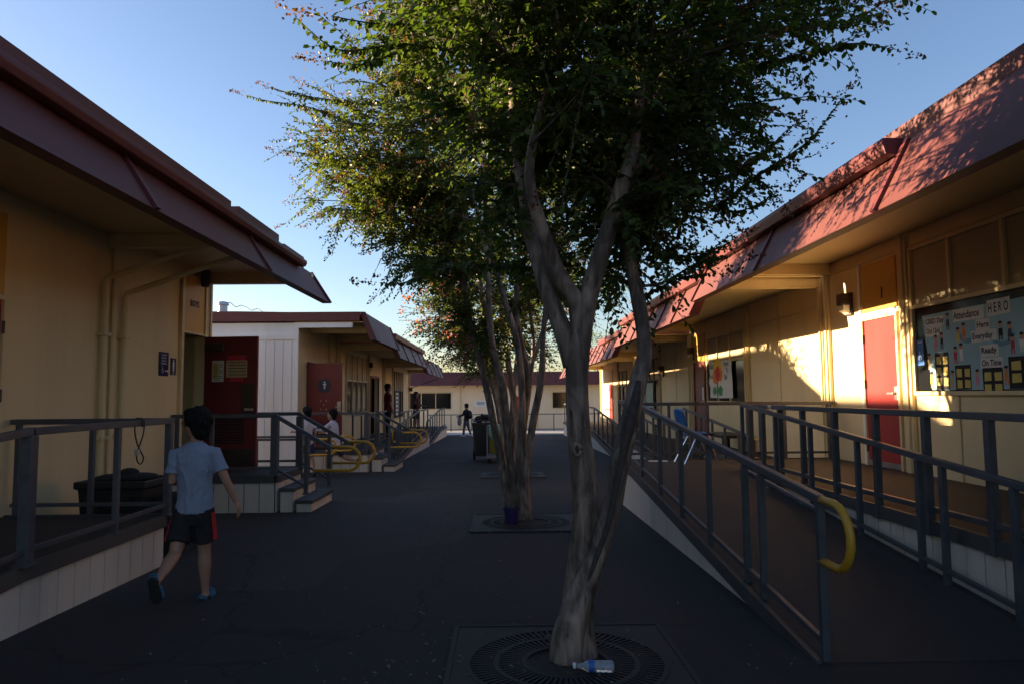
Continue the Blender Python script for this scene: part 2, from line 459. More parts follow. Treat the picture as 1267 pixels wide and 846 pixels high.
# ------------------------------------------------------------------ ground
def ground():
    xs = [-160,-40,-12,-6,-3,-1.5,0,1.5,3,6,12,40,160]
    ys = [-60,-10,-3,0] + [2*i for i in range(1,24)] + [48,60,100,300]
    b = MB(); vs=[]; fs=[]
    for y in ys:
        for x in xs: vs.append((x,y,gz(y)))
    n=len(xs)
    for j in range(len(ys)-1):
        for i in range(n-1):
            fs.append((j*n+i,j*n+i+1,(j+1)*n+i+1,(j+1)*n+i))
    b.add(vs,fs)
    o = single('ground', b, M['asphalt'], None, None, kind='structure', fixn=False)
    # paler concrete apron along the far building
    b = MB()
    b.plate([(-14,37.5,gz(37.5)+.004),(9,37.5,gz(37.5)+.004),(9,47,gz(47)+.004),(-14,47,gz(47)+.004)], (0,0,-.002))
    single('path', b, M['pale_slab'], None, None, kind='structure')
ground()

# ------------------------------------------------------------------ buildings
TL = lambda p: (-4.7+p[1], p[0], p[2])          # left row, faces +X
TR = lambda p: (5.2-p[1], p[0], p[2])           # right row, faces -X
TF = lambda p: (p[0], 46.5-p[1], p[2])          # far building, faces the camera

def wall_strips(b, a0, a1, z0, z1, n0, n1, openings):
    cuts = sorted({a0, a1, *[o[0] for o in openings], *[o[1] for o in openings]})
    for i in range(len(cuts)-1):
        c0, c1 = cuts[i], cuts[i+1]
        op = [o for o in openings if o[0] <= c0+1e-6 and o[1] >= c1-1e-6]
        if not op: b.box(c0,n0,z0,c1,n1,z1)
        else:
            o = op[0]
            if o[2] > z0+.01: b.box(c0,n0,z0,c1,n1,o[2])
            if o[3] < z1-.01: b.box(c0,n0,o[3],c1,n1,z1)

def module(root, T, a0, a1, zg, zs, nb, zb, nt, zt, depth, openings=(), roof_top=None, battens=(), gutter=None,
           posts=(), seams=(), ends=(True,True), end_mat='cream', blocks=(), gut_t=.83, wall_mat='cream', eave0=None, eave1=None, beams=(), batten_end=True):
    e0 = a0 if eave0 is None else eave0; e1 = a1 if eave1 is None else eave1
    b = MB(T); wall_strips(b, a0, a1, zg, zs, -.12, 0, openings)
    w = part('wall', b, M[wall_mat], root)
    for k,(is_end, aa, s) in enumerate(((ends[0],a0,1),(ends[1],a1,-1))):
        if is_end:
            b = MB(T); b.box(aa, -depth, zg, aa+s*.12, -.123, zs)
            part('end_wall', b, M[end_mat], root)
    b = MB(T); b.box(a0, -depth, zg, a1, -depth+.12, zs); part('back_wall', b, M['cream'], root)
    b = MB(T)
    nd = -depth-.3
    rt = roof_top or zt
    b.prism([(nt-.1, zs+.03), (nt-.1, rt-.03), (nt-3.0, rt+.03), (nd, rt+.03), (nd, zs+.03)], e0+.02, e1-.02)
    part('roof', b, M['roof'], root)
    b = MB(T); b.box(e0+.03, -.115, zs+.004, e1-.03, nb+(nt-nb)*(zs-zb)/(zt-zb)-.13, zs+.026); part('soffit', b, M['soffit'], root)
    # mansard skirt, one sheet panel between each pair of battens
    cuts = [e0] + [c for c in battens if e0+.1 < c < e1-.1] + [e1]
    def on_face(t, off): # point on the outer face, t from bottom to top
        dn, dz = nt-nb, zt-zb; L = math.hypot(dn,dz)
        return (nb+dn*t + off*dz/L, zb+dz*t - off*dn/L)
    for i in range(len(cuts)-1):
        b = MB(T)
        b.prism([(nb, zb), (nt, zt), (nt-.09, zt), (nb-.13, zb)], cuts[i]+.002, cuts[i+1]-.002)
        part('mansard_panel', b, M['maroon'], root)
    bt = cuts[1:-1] + ([e1-.035, e0+.035] if batten_end else [])
    for c in bt:
        b = MB(T)
        b.prism([on_face(.0,.003), on_face(.985,.003), on_face(.985,.03), on_face(.0,.03)], c-.03, c+.03)
        part('batten', b, M['maroon_dark'], root)
    if gutter:
        g0, g1 = gutter
        b = MB(T)
        p0 = on_face(gut_t,.004); p1 = on_face(1.0,.004)
        gw = .13
        b.prism([p0, (p1[0], p1[1]), (p1[0], p1[1]+.035), (p0[0]+gw*.95, p1[1]+.035), (p0[0]+gw, p1[1]-.01), (p0[0]+gw*.8, p0[1])], g0, g1)
        part('gutter', b, M['maroon_dark'], root, bevel=.008)
    for (q0,q1,h) in blocks:
        b = MB(T); b.box(q0, nt-1.0, zt-.02, q1, nt-.02, zt+h); part('roof_cap', b, M['maroon'], root, bevel=.006)
    for c in beams:
        b = MB(T); b.box(c-.06, .004, zs-.16, c+.06, nb-.26, zs); part('soffit_beam', b, M['cream_trim'], root)
    for (c,wd) in posts:
        b = MB(T); b.box(c-wd/2, .002, zg, c+wd/2, .05, zs-.002); b.box(c-wd*.22, .05, zg, c+wd*.22, .075, zs-.004)
        part('wall_trim', b, M['cream_trim'], root)
    if seams:
        b = MB(T)
        for sm in seams:
            if len(sm) == 1: b.box(sm[0]-.012, .002, zg, sm[0]+.012, .012, zs-.003)      # vertical cover strip
            else: b.box(sm[0], .0025, sm[2]-.012, sm[1], .016, sm[2]+.012)                # horizontal
        part('seam_strip', b, M['cream_trim'], root)
    return w

def door(root, T, a0, a1, z0, z1, m, handle_a=None, transom=None, hinge=True, num=None, rd=None, frame='cream_trim'):
    b = MB(T); b.box(a0+.045, .004, z0+.012, a1-.045, .028, z1-.045)
    d = part('door', b, M[m], root)
    b = MB(T)
    b.box(a0, .003, z0, a0+.043, .055, z1); b.box(a1-.043, .003, z0, a1, .055, z1); b.box(a0+.043, .003, z1-.043, a1-.043, .055, z1)
    part('frame', b, M[frame], d)
    if handle_a is not None:
        b = MB(T); zc = z0+1.0
        s = 1 if handle_a < (a0+a1)/2 else -1
        b.box(handle_a-.035, .028, zc-.09, handle_a+.035, .04, zc+.09)
        b.box(handle_a-.012, .04, zc-.015, handle_a+.012, .085, zc+.015)
        b.box(handle_a-.012, .075, zc-.014, handle_a+s*.12, .095, zc+.012)
        part('handle', b, M['steel'], d, bevel=.003)
    if hinge:
        ha = a1-.04 if handle_a is not None and handle_a < (a0+a1)/2 else a0+.04
        b = MB(T)
        for zz in (z0+.25, (z0+z1)/2+.1, z1-.3): b.tube([(ha,.05,zz-.06),(ha,.05,zz+.06)], .014, 8)
        part('hinge', b, M['bronze'], d)
    if transom:
        b = MB(T); b.box(a0+.02, .004, z1+.01, a1-.02, .03, transom)
        t = part('transom_panel', b, M['orange'], root)
        if num:
            r = {'R':(0,-1,0),'L':(0,1,0)}[rd]
            b = MB(); b.text(num[0], T((num[1], .032, num[2])), r, (0,0,1), num[3], .002, .004, 'CENTER')
            part('lettering', b, M['ink'], t, fixn=False)
    return d

def window(root, T, a0, a1, z0, z1, mull=(), glass='glass_dark', frame='cream_trim', fw=.045, top=None, name='window', upper_only=False):
    b = MB(T)
    zt_ = top if top else z1
    b.box(a0-fw, .003, z0-fw, a0, .045, zt_+fw); b.box(a1, .003, z0-fw, a1+fw, .045, zt_+fw)
    b.box(a0, .003, z0-fw, a1, .06, z0); b.box(a0, .003, zt_, a1, .045, zt_+fw)
    if top: b.box(a0, .003, z1-.02, a1, .045, z1+.025)
    for c in mull: b.box(c-.025, .0035, z1 if upper_only else z0, c+.025, .05, zt_)
    w = part(name, b, M[frame], root)
    cuts = [a0, *mull, a1]
    for i in range(len(cuts)-1):
        if not upper_only or i == 0:
            b = MB(T); b.box(cuts[i]+.003, .004, z0+.002, (a1 if upper_only else cuts[i+1])-.003, .012, z1-.02)
            part('pane', b, M[glass], w)
        if top:
            b = MB(T); b.box(cuts[i]+.03, .004, z1+.03, cuts[i+1]-.03, .016, top-.002)
            part('blind_panel', b, M['shade_blind'], w)
    return w

def wall_lamp(root, T, a, z):
    b = MB(T); b.box(a-.09, .003, z-.14, a+.09, .05, z+.2); b.box(a-.085, .05, z+.02, a+.085, .17, z+.19)
    l = part('wall_lamp', b, M['bronze'], root, bevel=.01)
    b = MB(T); b.prism([(.05, z-.12), (.05, z+.018), (.15, z+.018), (.15, z-.06)], a-.075, a+.075)
    part('lens', b, M['lamp_glass'], l, bevel=.008)

PG = 'portable classrooms along the courtyard'
# --- near left building
L1 = thing('classroom_building', 'near left cream classroom with deep maroon eave, downpipes and an open restroom door', 'building', (-4.7, 4.0, gz(4)), 0, PG)
module(L1, TL, -4.0, 11.35, -.25, 3.41, 1.95, 2.95, 1.63, 3.45, 12.0, roof_top=3.53,
       openings=[(10.38,11.11,.35,2.41)], battens=(0.0,2.8,5.58,8.37), gutter=(-4.0,10.5),
       posts=((11.27,.14),), seams=((3.2,),(5.9,)), gut_t=.885, blocks=((-3.9,8.0,.25),(8.25,9.75,.26),(10.0,11.0,.19)), beams=(-3.0,8.45,11.2))
b = MB(TL); b.box(10.36,.002,2.44,11.13,.028,3.26); t = part('transom_panel', b, M['orange'], L1)
b = MB(); b.text('BOYS', TL((10.74,.031,2.83)), (0,1,0), (0,0,1), .13, .002, .004, 'CENTER'); part('lettering', b, M['ink'], t, fixn=False)
b = MB(TL)
b.box(10.30,.003,.35,10.378,.05,3.30); b.box(11.112,.003,.35,11.19,.05,3.30); b.box(10.378,.003,2.412,11.112,.05,2.436); b.box(10.378,.003,3.262,11.112,.05,3.30)
part('door_frame', b, M['cream_trim'], L1)
b = MB(TL); b.box(10.0,-2.0,.3,11.2,-1.95,3.3); b.box(9.9,-2.0,.3,9.95,-.125,3.3)
part('partition', b, M['interior'], L1)
b = MB(TL); b.box(9.95,-1.95,.3,11.2,-.125,.34); part('floor', b, M['concrete'], L1)
# the open leaf, hinged on the far jamb and swung out towards the camera's left
hx = TL((11.10,.05,0)); ang = R(6)
dr = Vector((math.cos(ang), math.sin(ang)*-1, 0)); dn = Vector((-dr.y*-1, -dr.x, 0)).normalized()
dn = Vector((dr.y, -dr.x, 0))     # faces the camera
def leaf_box(mb, u0,u1,z0,z1,d0,d1):
    o = Vector((hx[0],hx[1],0))
    vs=[]
    for z in (z0,z1):
        for (u,d) in ((u0,d0),(u1,d0),(u1,d1),(u0,d1)):
            p = o + dr*u + dn*d; vs.append((p.x,p.y,z))
    mb.add(vs, [(0,3,2,1),(4,5,6,7),(0,1,5,4),(1,2,6,5),(2,3,7,6),(3,0,4,7)])
b = MB(); leaf_box(b,.0,.86,.37,2.40,-.045,0); ld = part('door', b, M['dark_red_door'], L1, label='dark red door leaf standing open with two papers on it')
b = MB(); leaf_box(b,.05,.82,.40,.66,.002,.006); part('kick_plate', b, M['bronze'], ld)
b = MB()
for i in range(11): leaf_box(b,.13,.66,.74+i*.04,.765+i*.04,.002,.012)
part('louvre', b, M['black'], ld)
b = MB(); leaf_box(b,.62,.82,1.13,1.66,.002,.008); part('push_plate', b, M['bronze'], ld)
b = MB(); leaf_box(b,.03,.33,2.17,2.30,.004,.07); part('door_closer', b, M['bronze'], ld, bevel=.01)
b = MB(); leaf_box(b,.70,.73,1.25,1.29,.01,.06); leaf_box(b,.70,.84,1.25,1.285,.06,.08); part('handle', b, M['steel'], ld)
def leaf_paper(name, label, cat, u0,u1,z0,z1,m,extra=None):
    t = thing(name, label, cat, (hx[0]+.3, hx[1], z0))
    b = MB(); leaf_box(b,u0,u1,z0,z1,.003,.006); part('sheet', b, M[m], t)
    if extra: extra(t)
def ex1(t):
    b = MB()
    for i in range(9): leaf_box(b,.15,.30 if i%3 else .26,1.72+i*.03,1.728+i*.03,.0065,.0072)
    part('printing', b, M['ink'], t)
    b = MB(); leaf_box(b,.14,.22,1.75,2.0,.0062,.0064); part('highlight', b, M['yellow_paper'], t)
def ex2(t):
    b = MB(); leaf_box(b,.38,.68,2.03,2.11,.003,.0085); part('border', b, M['red_paper'], t)
    b = MB(); leaf_box(b,.42,.64,1.70,1.765,.003,.0085); part('border', b, M['red_paper'], t)
    b = MB()
    for z in (1.80,1.85,1.90,1.95,1.99): leaf_box(b,.40,.68,z,z+.012,.0065,.0075)
    part('printing', b, M['bronze'], t)
leaf_paper('notice_paper', 'small cream notice taped inside the open dark red door, left of the wider one', 'notice', .13,.32,1.70,2.03,'paper',ex1)
leaf_paper('notice_paper', 'wide tan notice with red edges on the open dark red door', 'notice', .36,.70,1.765,2.03,'tan_paper',ex2)
# downpipes on the left wall
for i,(a,r,zt_,ex) in enumerate(((8.28,.036,2.84,True),(8.72,.036,2.72,True))):
    b = MB(TL); b.tube([(a,.055,-.1),(a,.055,zt_-.06),(a,.058,zt_-.02),(a,.075,zt_+.02),(a,.11,zt_+.035),(a,1.62,zt_+.55)], r, 10)
    for z in (1.0,2.2): b.box(a-.075,.004,z-.02,a+.075,.108,z+.02)
    part('downpipe', b, M['cream_trim'], L1, smooth=False)
b = MB(TL); b.tube([(8.5,.03,0),(8.5,.03,3.4)], .022, 8); part('conduit', b, M['cream_trim'], L1)
door(L1, TL, 5.74, 6.66, .35, 2.42, 'red_door', handle_a=5.87, transom=3.2)
b = MB(TL); b.tube([(10.9,.12,3.18),(10.9,.12,3.425)], .07, 12); b.tube([(10.9,.12,3.16),(10.9,.12,3.18)],.055,12); part('ceiling_lamp', b, M['bronze'], L1)

# --- restroom building behind, then two more modules of the left row
L2 = thing('restroom_building', 'white sided end building with a thin maroon roof edge and a blue circle door', 'building', (-4.7,18.3,gz(18)), 0, PG)
module(L2, TL, 16.4, 20.25, -.6, 3.17, 1.78, 2.76, 1.50, 3.42, 26.0, battens=(), posts=((19.2,.12),(20.15,.12)),
       end_mat='white_siding', beams=(17.4,20.1), seams=((18.2,20.2,2.5),), ends=(True,False))
b = MB(TL)      # boards and battens of the white end wall
for i in range(70):
    n0 = -.16-i*.2
    if n0 < -25.5: break
    b.box(16.382, n0-.185, .32, 16.398, n0, 2.45)
    b.box(16.385, n0-.185, 2.47, 16.399, n0, 2.75)
b.box(16.38,-25.9,.02,16.4,-.12,.29)
b.box(16.372,-.12,-.3,16.398,-.004,3.17)
b.box(16.36,-26.1,2.78,16.398,-.004,2.90)
part('siding', b, M['white_siding'], L2)
b = MB(TL); b.box(16.30,-26.2,3.2,16.395,1.42,3.41); part('roof_edge', b, M['maroon_dark'], L2)
b = MB(TL); b.prism([(-10.6,3.46),(-10.6,3.95),(-12.6,4.02),(-13.2,4.42),(-26.1,4.42),(-26.1,3.46)],16.42,24.0); part('unseen_roof_blocker', b, M['roof'], L2)  # unseen stepped block, added to cut low sun off the right wall
b = MB(TL); b.box(16.34,0.0,3.05,16.44,1.25,3.165); part('eave_trim', b, M['white_siding'], L2)
ld2 = MB(); ld2.box(-4.66,17.0,.25,-3.82,17.045,2.26)
d2 = part('door', ld2, M['dark_red_door'], L2, label='dark red door leaf open at right angles with a blue restroom circle')
b = MB(); b.disc((-4.24,16.998,1.72),(1,0,0),(0,0,1),.17,.004,32); c2 = part('restroom_symbol', b, M['navy'], d2)
b = MB(); b.disc((-4.24,16.993,1.80),(1,0,0),(0,0,1),.022,.002,14)
b.plate([(-4.285,16.993,1.765),(-4.195,16.993,1.765),(-4.20,16.993,1.745),(-4.222,16.993,1.745),(-4.226,16.993,1.64),(-4.254,16.993,1.64),(-4.258,16.993,1.745),(-4.28,16.993,1.745)],(0,-.002,0)); part('figure', b, M['white'], c2)
b = MB()
for dx,z in ((-.09,1.36),(.04,1.36),(-.02,1.26),(-.09,1.16),(.04,1.16)): b.disc((-4.24+dx,16.998,z),(1,0,0),(0,0,1),.014,.004,8)
part('bolt_heads', b, M['steel'], d2)
b = MB()
for i in range(9): b.box(-4.55,16.985,.42+i*.045,-4.05,16.998,.445+i*.045)
part('louvre', b, M['black'], d2)
b = MB(); b.box(-3.93,16.98,1.1,-3.85,16.998,1.34); b.box(-3.96,16.93,1.2,-3.84,16.96,1.225); b.box(-3.9,16.93,1.2,-3.88,16.99,1.225); part('handle', b, M['steel'], d2)
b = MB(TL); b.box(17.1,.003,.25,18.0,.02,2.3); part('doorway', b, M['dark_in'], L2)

L3 = thing('classroom_building', 'middle left cream classroom with dark doorway and tall window strips', 'building', (-4.7,24,gz(24)), 0, PG)
module(L3, TL, 20.3, 28.15, -.7, 2.95, 1.78, 2.56, 1.50, 3.22, 26.0, battens=(22.3,24.3,26.3), openings=[(25.3,26.9,.05,2.12)],
       posts=((20.45,.12),(24.9,.1),(28.0,.12)), beams=(20.6,27.9), ends=(False,False), gutter=(20.3,28.1))
window(L3, TL, 21.4, 24.6, .95, 1.95, mull=(22.2,23.0,23.8), top=2.75)
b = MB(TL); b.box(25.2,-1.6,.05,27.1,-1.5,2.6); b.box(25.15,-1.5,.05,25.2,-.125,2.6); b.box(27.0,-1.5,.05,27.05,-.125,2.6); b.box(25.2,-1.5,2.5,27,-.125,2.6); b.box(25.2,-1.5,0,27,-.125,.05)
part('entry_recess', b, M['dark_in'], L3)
b = MB(TL); b.box(25.2,.003,.05,25.298,.05,2.2); b.box(26.902,.003,.05,27.0,.05,2.2); b.box(25.298,.003,2.122,26.902,.05,2.2); part('door_frame', b, M['maroon_dark'], L3)
wall_lamp(L3, TL, 24.95, 2.45)
L4 = thing('classroom_building', 'farthest cream classroom of the left row, at the end of its maroon eave', 'building', (-4.7,32,gz(32)), 0, PG)
module(L4, TL, 28.2, 36.0, -.8, 2.78, 1.78, 2.36, 1.50, 3.02, 26.0, battens=(30.2,32.2,34.2), posts=((28.35,.12),(30.4,.1),(35.9,.16)),
       beams=(28.6,35.6), ends=(False,True))
window(L4, TL, 31.0, 33.6, .55, 1.7, mull=(31.65,32.3,32.95), top=2.5, frame='bronze')
b = MB(TL); b.box(35.75,.05,1.7,35.9,.2,1.9); b.tube([(35.8,.1,1.85),(34.5,1.6,2.3)], .02, 6); part('security_lamp', b, M['bronze'], L4)

b = MB(); b.box(-31,36.02,-1,-13,44.4,2.75); part('unseen_sun_blocker', b, M['cream'], L4)  # unseen box added to keep low sun off the far courtyard ground
# --- right row
M1 = thing('classroom_building', 'near right cream classroom with a red door numbered 1 and a long papered window', 'building', (5.2,6,gz(6)), 0, PG)
module(M1, TR, -4.0, 11.05, -.25, 3.47, 2.17, 2.90, 1.85, 3.51, 11.0, roof_top=3.58, battens=(0.0,2.77,5.55,8.24), gutter=(5.62,11.0),
       posts=((8.86,.2),(11.0,.14)), seams=((8.98,10.95,3.3),(-3.9,8.76,3.3)), ends=(True,False), beams=(10.95,), batten_end=True, blocks=((-3.95,11.0,.17),))
door(M1, TR, 9.02, 9.93, .44, 2.5, 'red_door', handle_a=9.14, transom=3.24, num=('1',9.38,2.72,.22), rd='R')
b = MB(TR); b.box(9.0,.0035,2.502,9.95,.037,2.56); b.box(9.96,.003,.44,10.02,.03,3.28); part('door_trim', b, M['white_siding'], M1)
b = MB(TR); b.box(9.06,.03,.45,9.9,.045,.52); part('threshold', b, M['steel'], M1)
window(M1, TR, 4.0, 8.68, 1.46, 2.5, mull=(4.9,5.55,6.3,7.05,7.93), top=3.22, upper_only=True)
for mz in (7.93,): 
    b = MB(TR); b.box(mz-.02,.003,.44,mz+.02,.02,1.40); part('seam_strip', b, M['cream_trim'], M1)
wall_lamp(M1, TR, 10.3, 2.72)
M2 = thing('classroom_building', 'second cream classroom on the right with a brown door and tulip banner window', 'building', (5.2,15,gz(15)), 0, PG)
module(M2, TR, 11.1, 19.0, -.5, 3.3, 2.17, 2.70, 1.82, 3.40, 11.0, battens=(12.4,13.7,15.0,16.3,17.6), gutter=(11.15,19.0),
       posts=((11.2,.12),(14.6,.1),(18.9,.14)), seams=((13.0,),(11.2,18.9,2.85)), ends=(False,False), beams=(11.25,18.8))
door(M2, TR, 17.75, 18.72, .25, 2.28, 'brown_door', handle_a=17.88, transom=3.0, frame='brown_door')
b = MB(TR); b.box(17.9,.03,1.3,18.02,.036,1.62); part('door_notice', b, M['white'], M2)
window(M2, TR, 14.85, 17.55, 1.28, 2.2, mull=(15.8,16.7), top=2.8, frame='cream_trim')
wall_lamp(M2, TR, 18.82, 2.5)
M3 = thing('classroom_building', 'third cream classroom on the right, under the ribbed maroon eave past the tulip window', 'building', (5.2,23,gz(23)), 0, PG)
module(M3, TR, 19.05, 27.0, -.6, 3.05, 2.17, 2.47, 1.82, 3.17, 11.0, battens=(20.1,21.2,22.3,23.4,24.5,25.6), gutter=(19.1,23.0),
       posts=((19.2,.12),(22.8,.1),(26.9,.12)), seams=((20.8,),(25.2,)), ends=(False,False), beams=(19.4,26.7))
window(M3, TR, 23.0, 25.1, .95, 1.95, mull=(23.7,24.4), top=2.6, frame='frame_dark')
door(M3, TR, 25.5, 26.4, .1, 2.1, 'brown_door', handle_a=25.63, transom=2.7)
wall_lamp(M3, TR, 22.4, 2.15); wall_lamp(M3, TR, 25.3, 2.2)
M4 = thing('classroom_building', 'farthest classroom of the right row, its wall end catching the low sun', 'building', (5.2,31,gz(31)), 0, PG)
module(M4, TR, 27.05, 36.5, -.8, 2.9, 2.17, 2.30, 1.82, 3.00, 11.0, battens=(28.3,29.6,30.9,32.2,33.5,34.8), 
       posts=((27.2,.12),(31.0,.1),(36.4,.14)), ends=(False,True), beams=(27.4,36.0))
window(M4, TR, 29.0, 30.7, .8, 1.8, mull=(29.85,), top=2.4, frame='frame_dark')
door(M4, TR, 32.6, 33.5, .0, 2.0, 'red_door', handle_a=32.73, transom=2.6)

# --- far building across the end of the courtyard
FB = thing('classroom_building', 'far cream building under a purple red roof closing the courtyard end', 'building', (0,46.5,gz(46.5)), 0)
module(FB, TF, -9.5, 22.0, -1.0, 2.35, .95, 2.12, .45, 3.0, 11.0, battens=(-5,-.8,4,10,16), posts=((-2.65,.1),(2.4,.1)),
       seams=((-8,),(-.4,),(6,)), ends=(True,True), end_mat='cream', blocks=((-9.3,-3.9,.3),), wall_mat='cream_far_lit')
window(FB, TF, -6.6, -3.3, .62, 1.66, mull=(-5.25,-4.3), frame='cream_trim')
window(FB, TF, 3.4, 5.4, .62, 1.66, mull=(4.4,), frame='cream_trim')
door(FB, TF, .8, 1.7, -.6, 1.45, 'red_door', handle_a=1.58, transom=None)
b = MB(TF); b.box(-1.75,.004,.75,-.95,.02,1.15); ps = single('wall_sign', b, M['white'], 'small white sign on the far cream wall', 'sign', (-1.35,46.48,.75))
b = MB(); 
for i,(w_,z) in enumerate(((.5,1.03),(.6,.95),(.45,.87))): b.box(-1.35-w_/2,46.474,z-.02,-1.35+w_/2,46.478,z+.015)
part('printing', b, M['navy'], ps)

# ------------------------------------------------------------------ decks, ramps and steps
def skirt_panels(b, p0, p1, out, t=.018, step=.2, gap=.013, drop=.1, zfun=None):
    p0 = Vector(p0); p1 = Vector(p1); L = (Vector((p1.x,p1.y,0))-Vector((p0.x,p0.y,0))).length
    n = max(1, int(round(L/step))); o = Vector(out)
    for i in range(n):
        f0 = i/n + gap/L/2; f1 = (i+1)/n - gap/L/2
        q0 = p0.lerp(p1, f0); q1 = p0.lerp(p1, f1)
        g0 = gz(q0.y)-.03; g1 = gz(q1.y)-.03
        t0 = q0.z-drop; t1 = q1.z-drop
        if t0-g0 < .035 and t1-g1 < .035: continue
        b.plate([(q0.x,q0.y,g0),(q1.x,q1.y,g1),(q1.x,q1.y,max(t1,g1+.005)),(q0.x,q0.y,max(t0,g0+.005))], o*t)
def deck(name, label, cat, floors, edges, group=None, treads=(), band_h=.1):
    c = floors[0][0]
    t = thing(name, label, cat, (c[0], c[1], gz(c[1])), 0, group)
    for fl in floors:
        b = MB(); b.plate([(x,y,z) for x,y,z in fl], (0,0,-.05)); part('floor', b, M['deck'], t)
    k = MB()
    for (p0,p1,out) in edges:
        b = MB(); s = MB(); o = Vector(out)
        P0 = Vector(p0)+o*.012; P1 = Vector(p1)+o*.012
        b.plate([P0+Vector((0,0,.012)), P1+Vector((0,0,.012)), P1+Vector((0,0,-band_h)), P0+Vector((0,0,-band_h))], o*.035)
        skirt_panels(s, Vector(p0)+o*.004, Vector(p1)+o*.004, out)
        part('edge_band', b, M['band'], t)
        if s.f: part('skirt', s, M['skirt'], t)
        g0 = gz(p0[1])-.05; g1 = gz(p1[1])-.05
        k.plate([Vector((p0[0],p0[1],g0))-o*.03, Vector((p1[0],p1[1],g1))-o*.03, Vector(p1)-o*.03-Vector((0,0,.06)), Vector(p0)-o*.03-Vector((0,0,.06))], o*.02)
    part('backing', k, M['black'], t)
    for (x0,x1,y0,y1,z,zb_) in treads:
        b = MB(); b.box(x0,y0,z-.05,x1,y1,z); tr = part('tread', b, M['band'], t, bevel=.006)
        b = MB(); b.box(x0+.02,y0+.02,zb_,x1-.03,y1-.02,z-.052); part('riser', b, M['skirt'], tr)
    return t

RG = 'walkway decks and ramps'
deck('walkway_deck', 'long deck under the near left eave with a grey edge and cream plank skirt', 'deck',
     [[(-4.69,-2.0,.35),(-3.2,-2.0,-.33),(-3.2,4.8,.35),(-4.69,4.8,.35)] if False else [(-4.69,4.8,.35),(-3.2,4.8,.35),(-3.2,6.78,.35),(-4.69,6.78,.35)],
      [(-4.69,.6,.0),(-3.2,.6,.0),(-3.2,4.798,.35),(-4.69,4.798,.35)]],
     [((-3.2,.6,.0),(-3.2,4.8,.35),(1,0,0)), ((-3.2,4.8,.35),(-3.2,6.78,.35),(1,0,0)), ((-3.2,6.78,.35),(-4.69,6.78,.35),(0,1,0))], RG)
g = gz(10.1)
deck('landing_steps', 'grey steps and landing at the open dark red door', 'steps',
     [[(-4.69,10.1,.35),(-3.2,10.1,.35),(-3.2,11.32,.35),(-4.69,11.32,.35)]],
     [((-4.69,10.1,.35),(-3.2,10.1,.35),(0,-1,0)), ((-3.2,10.1,.35),(-3.2,11.32,.35),(1,0,0)), ((-3.2,11.32,.35),(-4.69,11.32,.35),(0,1,0))], RG,
     treads=[(-3.14,-2.92,10.08,11.34,.175,g-.05),(-2.915,-2.66,10.08,11.34,.005,g-.05)])
deck('landing_steps', 'deck and steps beside the blue circle door, white plank skirt', 'steps',
     [[(-4.69,16.3,.23),(-3.05,16.3,.23),(-3.05,18.35,.23),(-4.69,18.35,.23)]],
     [((-4.69,16.3,.23),(-3.05,16.3,.23),(0,-1,0)), ((-3.05,16.3,.23),(-3.05,18.35,.23),(1,0,0))], RG,
     treads=[(-2.99,-2.72,16.3,17.7,.065,gz(16.5)-.05),(-2.715,-2.42,16.3,17.7,-.1,gz(16.5)-.05)])
deck('access_ramp', 'left row ramp rising past the blue circle door towards the dark doorway', 'ramp',
     [[(-3.9,18.5,gz(18.5)+.02),(-2.75,18.5,gz(18.5)+.02),(-2.75,24,.08),(-3.9,24,.08)],[(-4.69,18.36,.08),(-3.92,18.36,.08),(-3.92,26.9,.08),(-4.69,26.9,.08)],[(-3.9,24.01,.08),(-2.75,24.01,.08),(-2.75,26.9,.08),(-3.9,26.9,.08)]],
     [((-2.75,18.5,gz(18.5)+.02),(-2.75,24,.08),(1,0,0)), ((-2.75,24,.08),(-2.75,26.9,.08),(1,0,0)),((-3.91,18.37,.08),(-3.91,23.9,.08),(1,0,0))], RG)
deck('access_ramp', 'far left ramp with a pale skirt, beside the last doorway of the left row', 'ramp',
     [[(-3.9,27.2,gz(27.2)+.02),(-2.8,27.2,gz(27.2)+.02),(-2.8,32.5,-.07),(-3.9,32.5,-.07)],[(-4.69,27.0,-.07),(-3.92,27.0,-.07),(-3.92,36,-.07),(-4.69,36,-.07)],[(-3.9,32.51,-.07),(-2.8,32.51,-.07),(-2.8,36,-.07),(-3.9,36,-.07)]],
     [((-2.8,27.2,gz(27.2)+.02),(-2.8,32.5,-.07),(1,0,0)), ((-2.8,32.5,-.07),(-2.8,36,-.07),(1,0,0)),((-3.91,27.0,-.07),(-3.91,32.4,-.07),(1,0,0))], RG)
# right: the long ramp up to the landing before door 1
def rz(Y): return -.06 + (Y-4.05)*(.44+.06)/(9.75-4.05)
deck('access_ramp', 'long asphalt ramp climbing from the right foreground to the landing by the blue chair', 'ramp',
     [[(1.81,4.05,rz(4.05)),(3.35,4.05,rz(4.05)),(3.35,9.75,.44),(1.81,9.75,.44)],[(1.81,9.752,.44),(3.35,9.752,.44),(3.35,10.95,.44),(1.81,10.95,.44)]],
     [((1.81,4.05,rz(4.05)),(1.81,9.75,.44),(-1,0,0)), ((1.81,9.75,.44),(1.81,10.95,.44),(-1,0,0)), ((1.81,10.95,.44),(3.35,10.95,.44),(0,1,0))], RG)
deck('walkway_deck', 'raised deck along the right wall under the poster window and door 1', 'deck',
     [[(3.36,-2.0,.44),(5.19,-2.0,.44),(5.19,10.95,.44),(3.36,10.95,.44)]],
     [((3.40,-2.0,.44),(3.40,9.75,.44),(-1,0,0)), ((3.36,10.95,.44),(5.19,10.95,.44),(0,1,0))], RG)
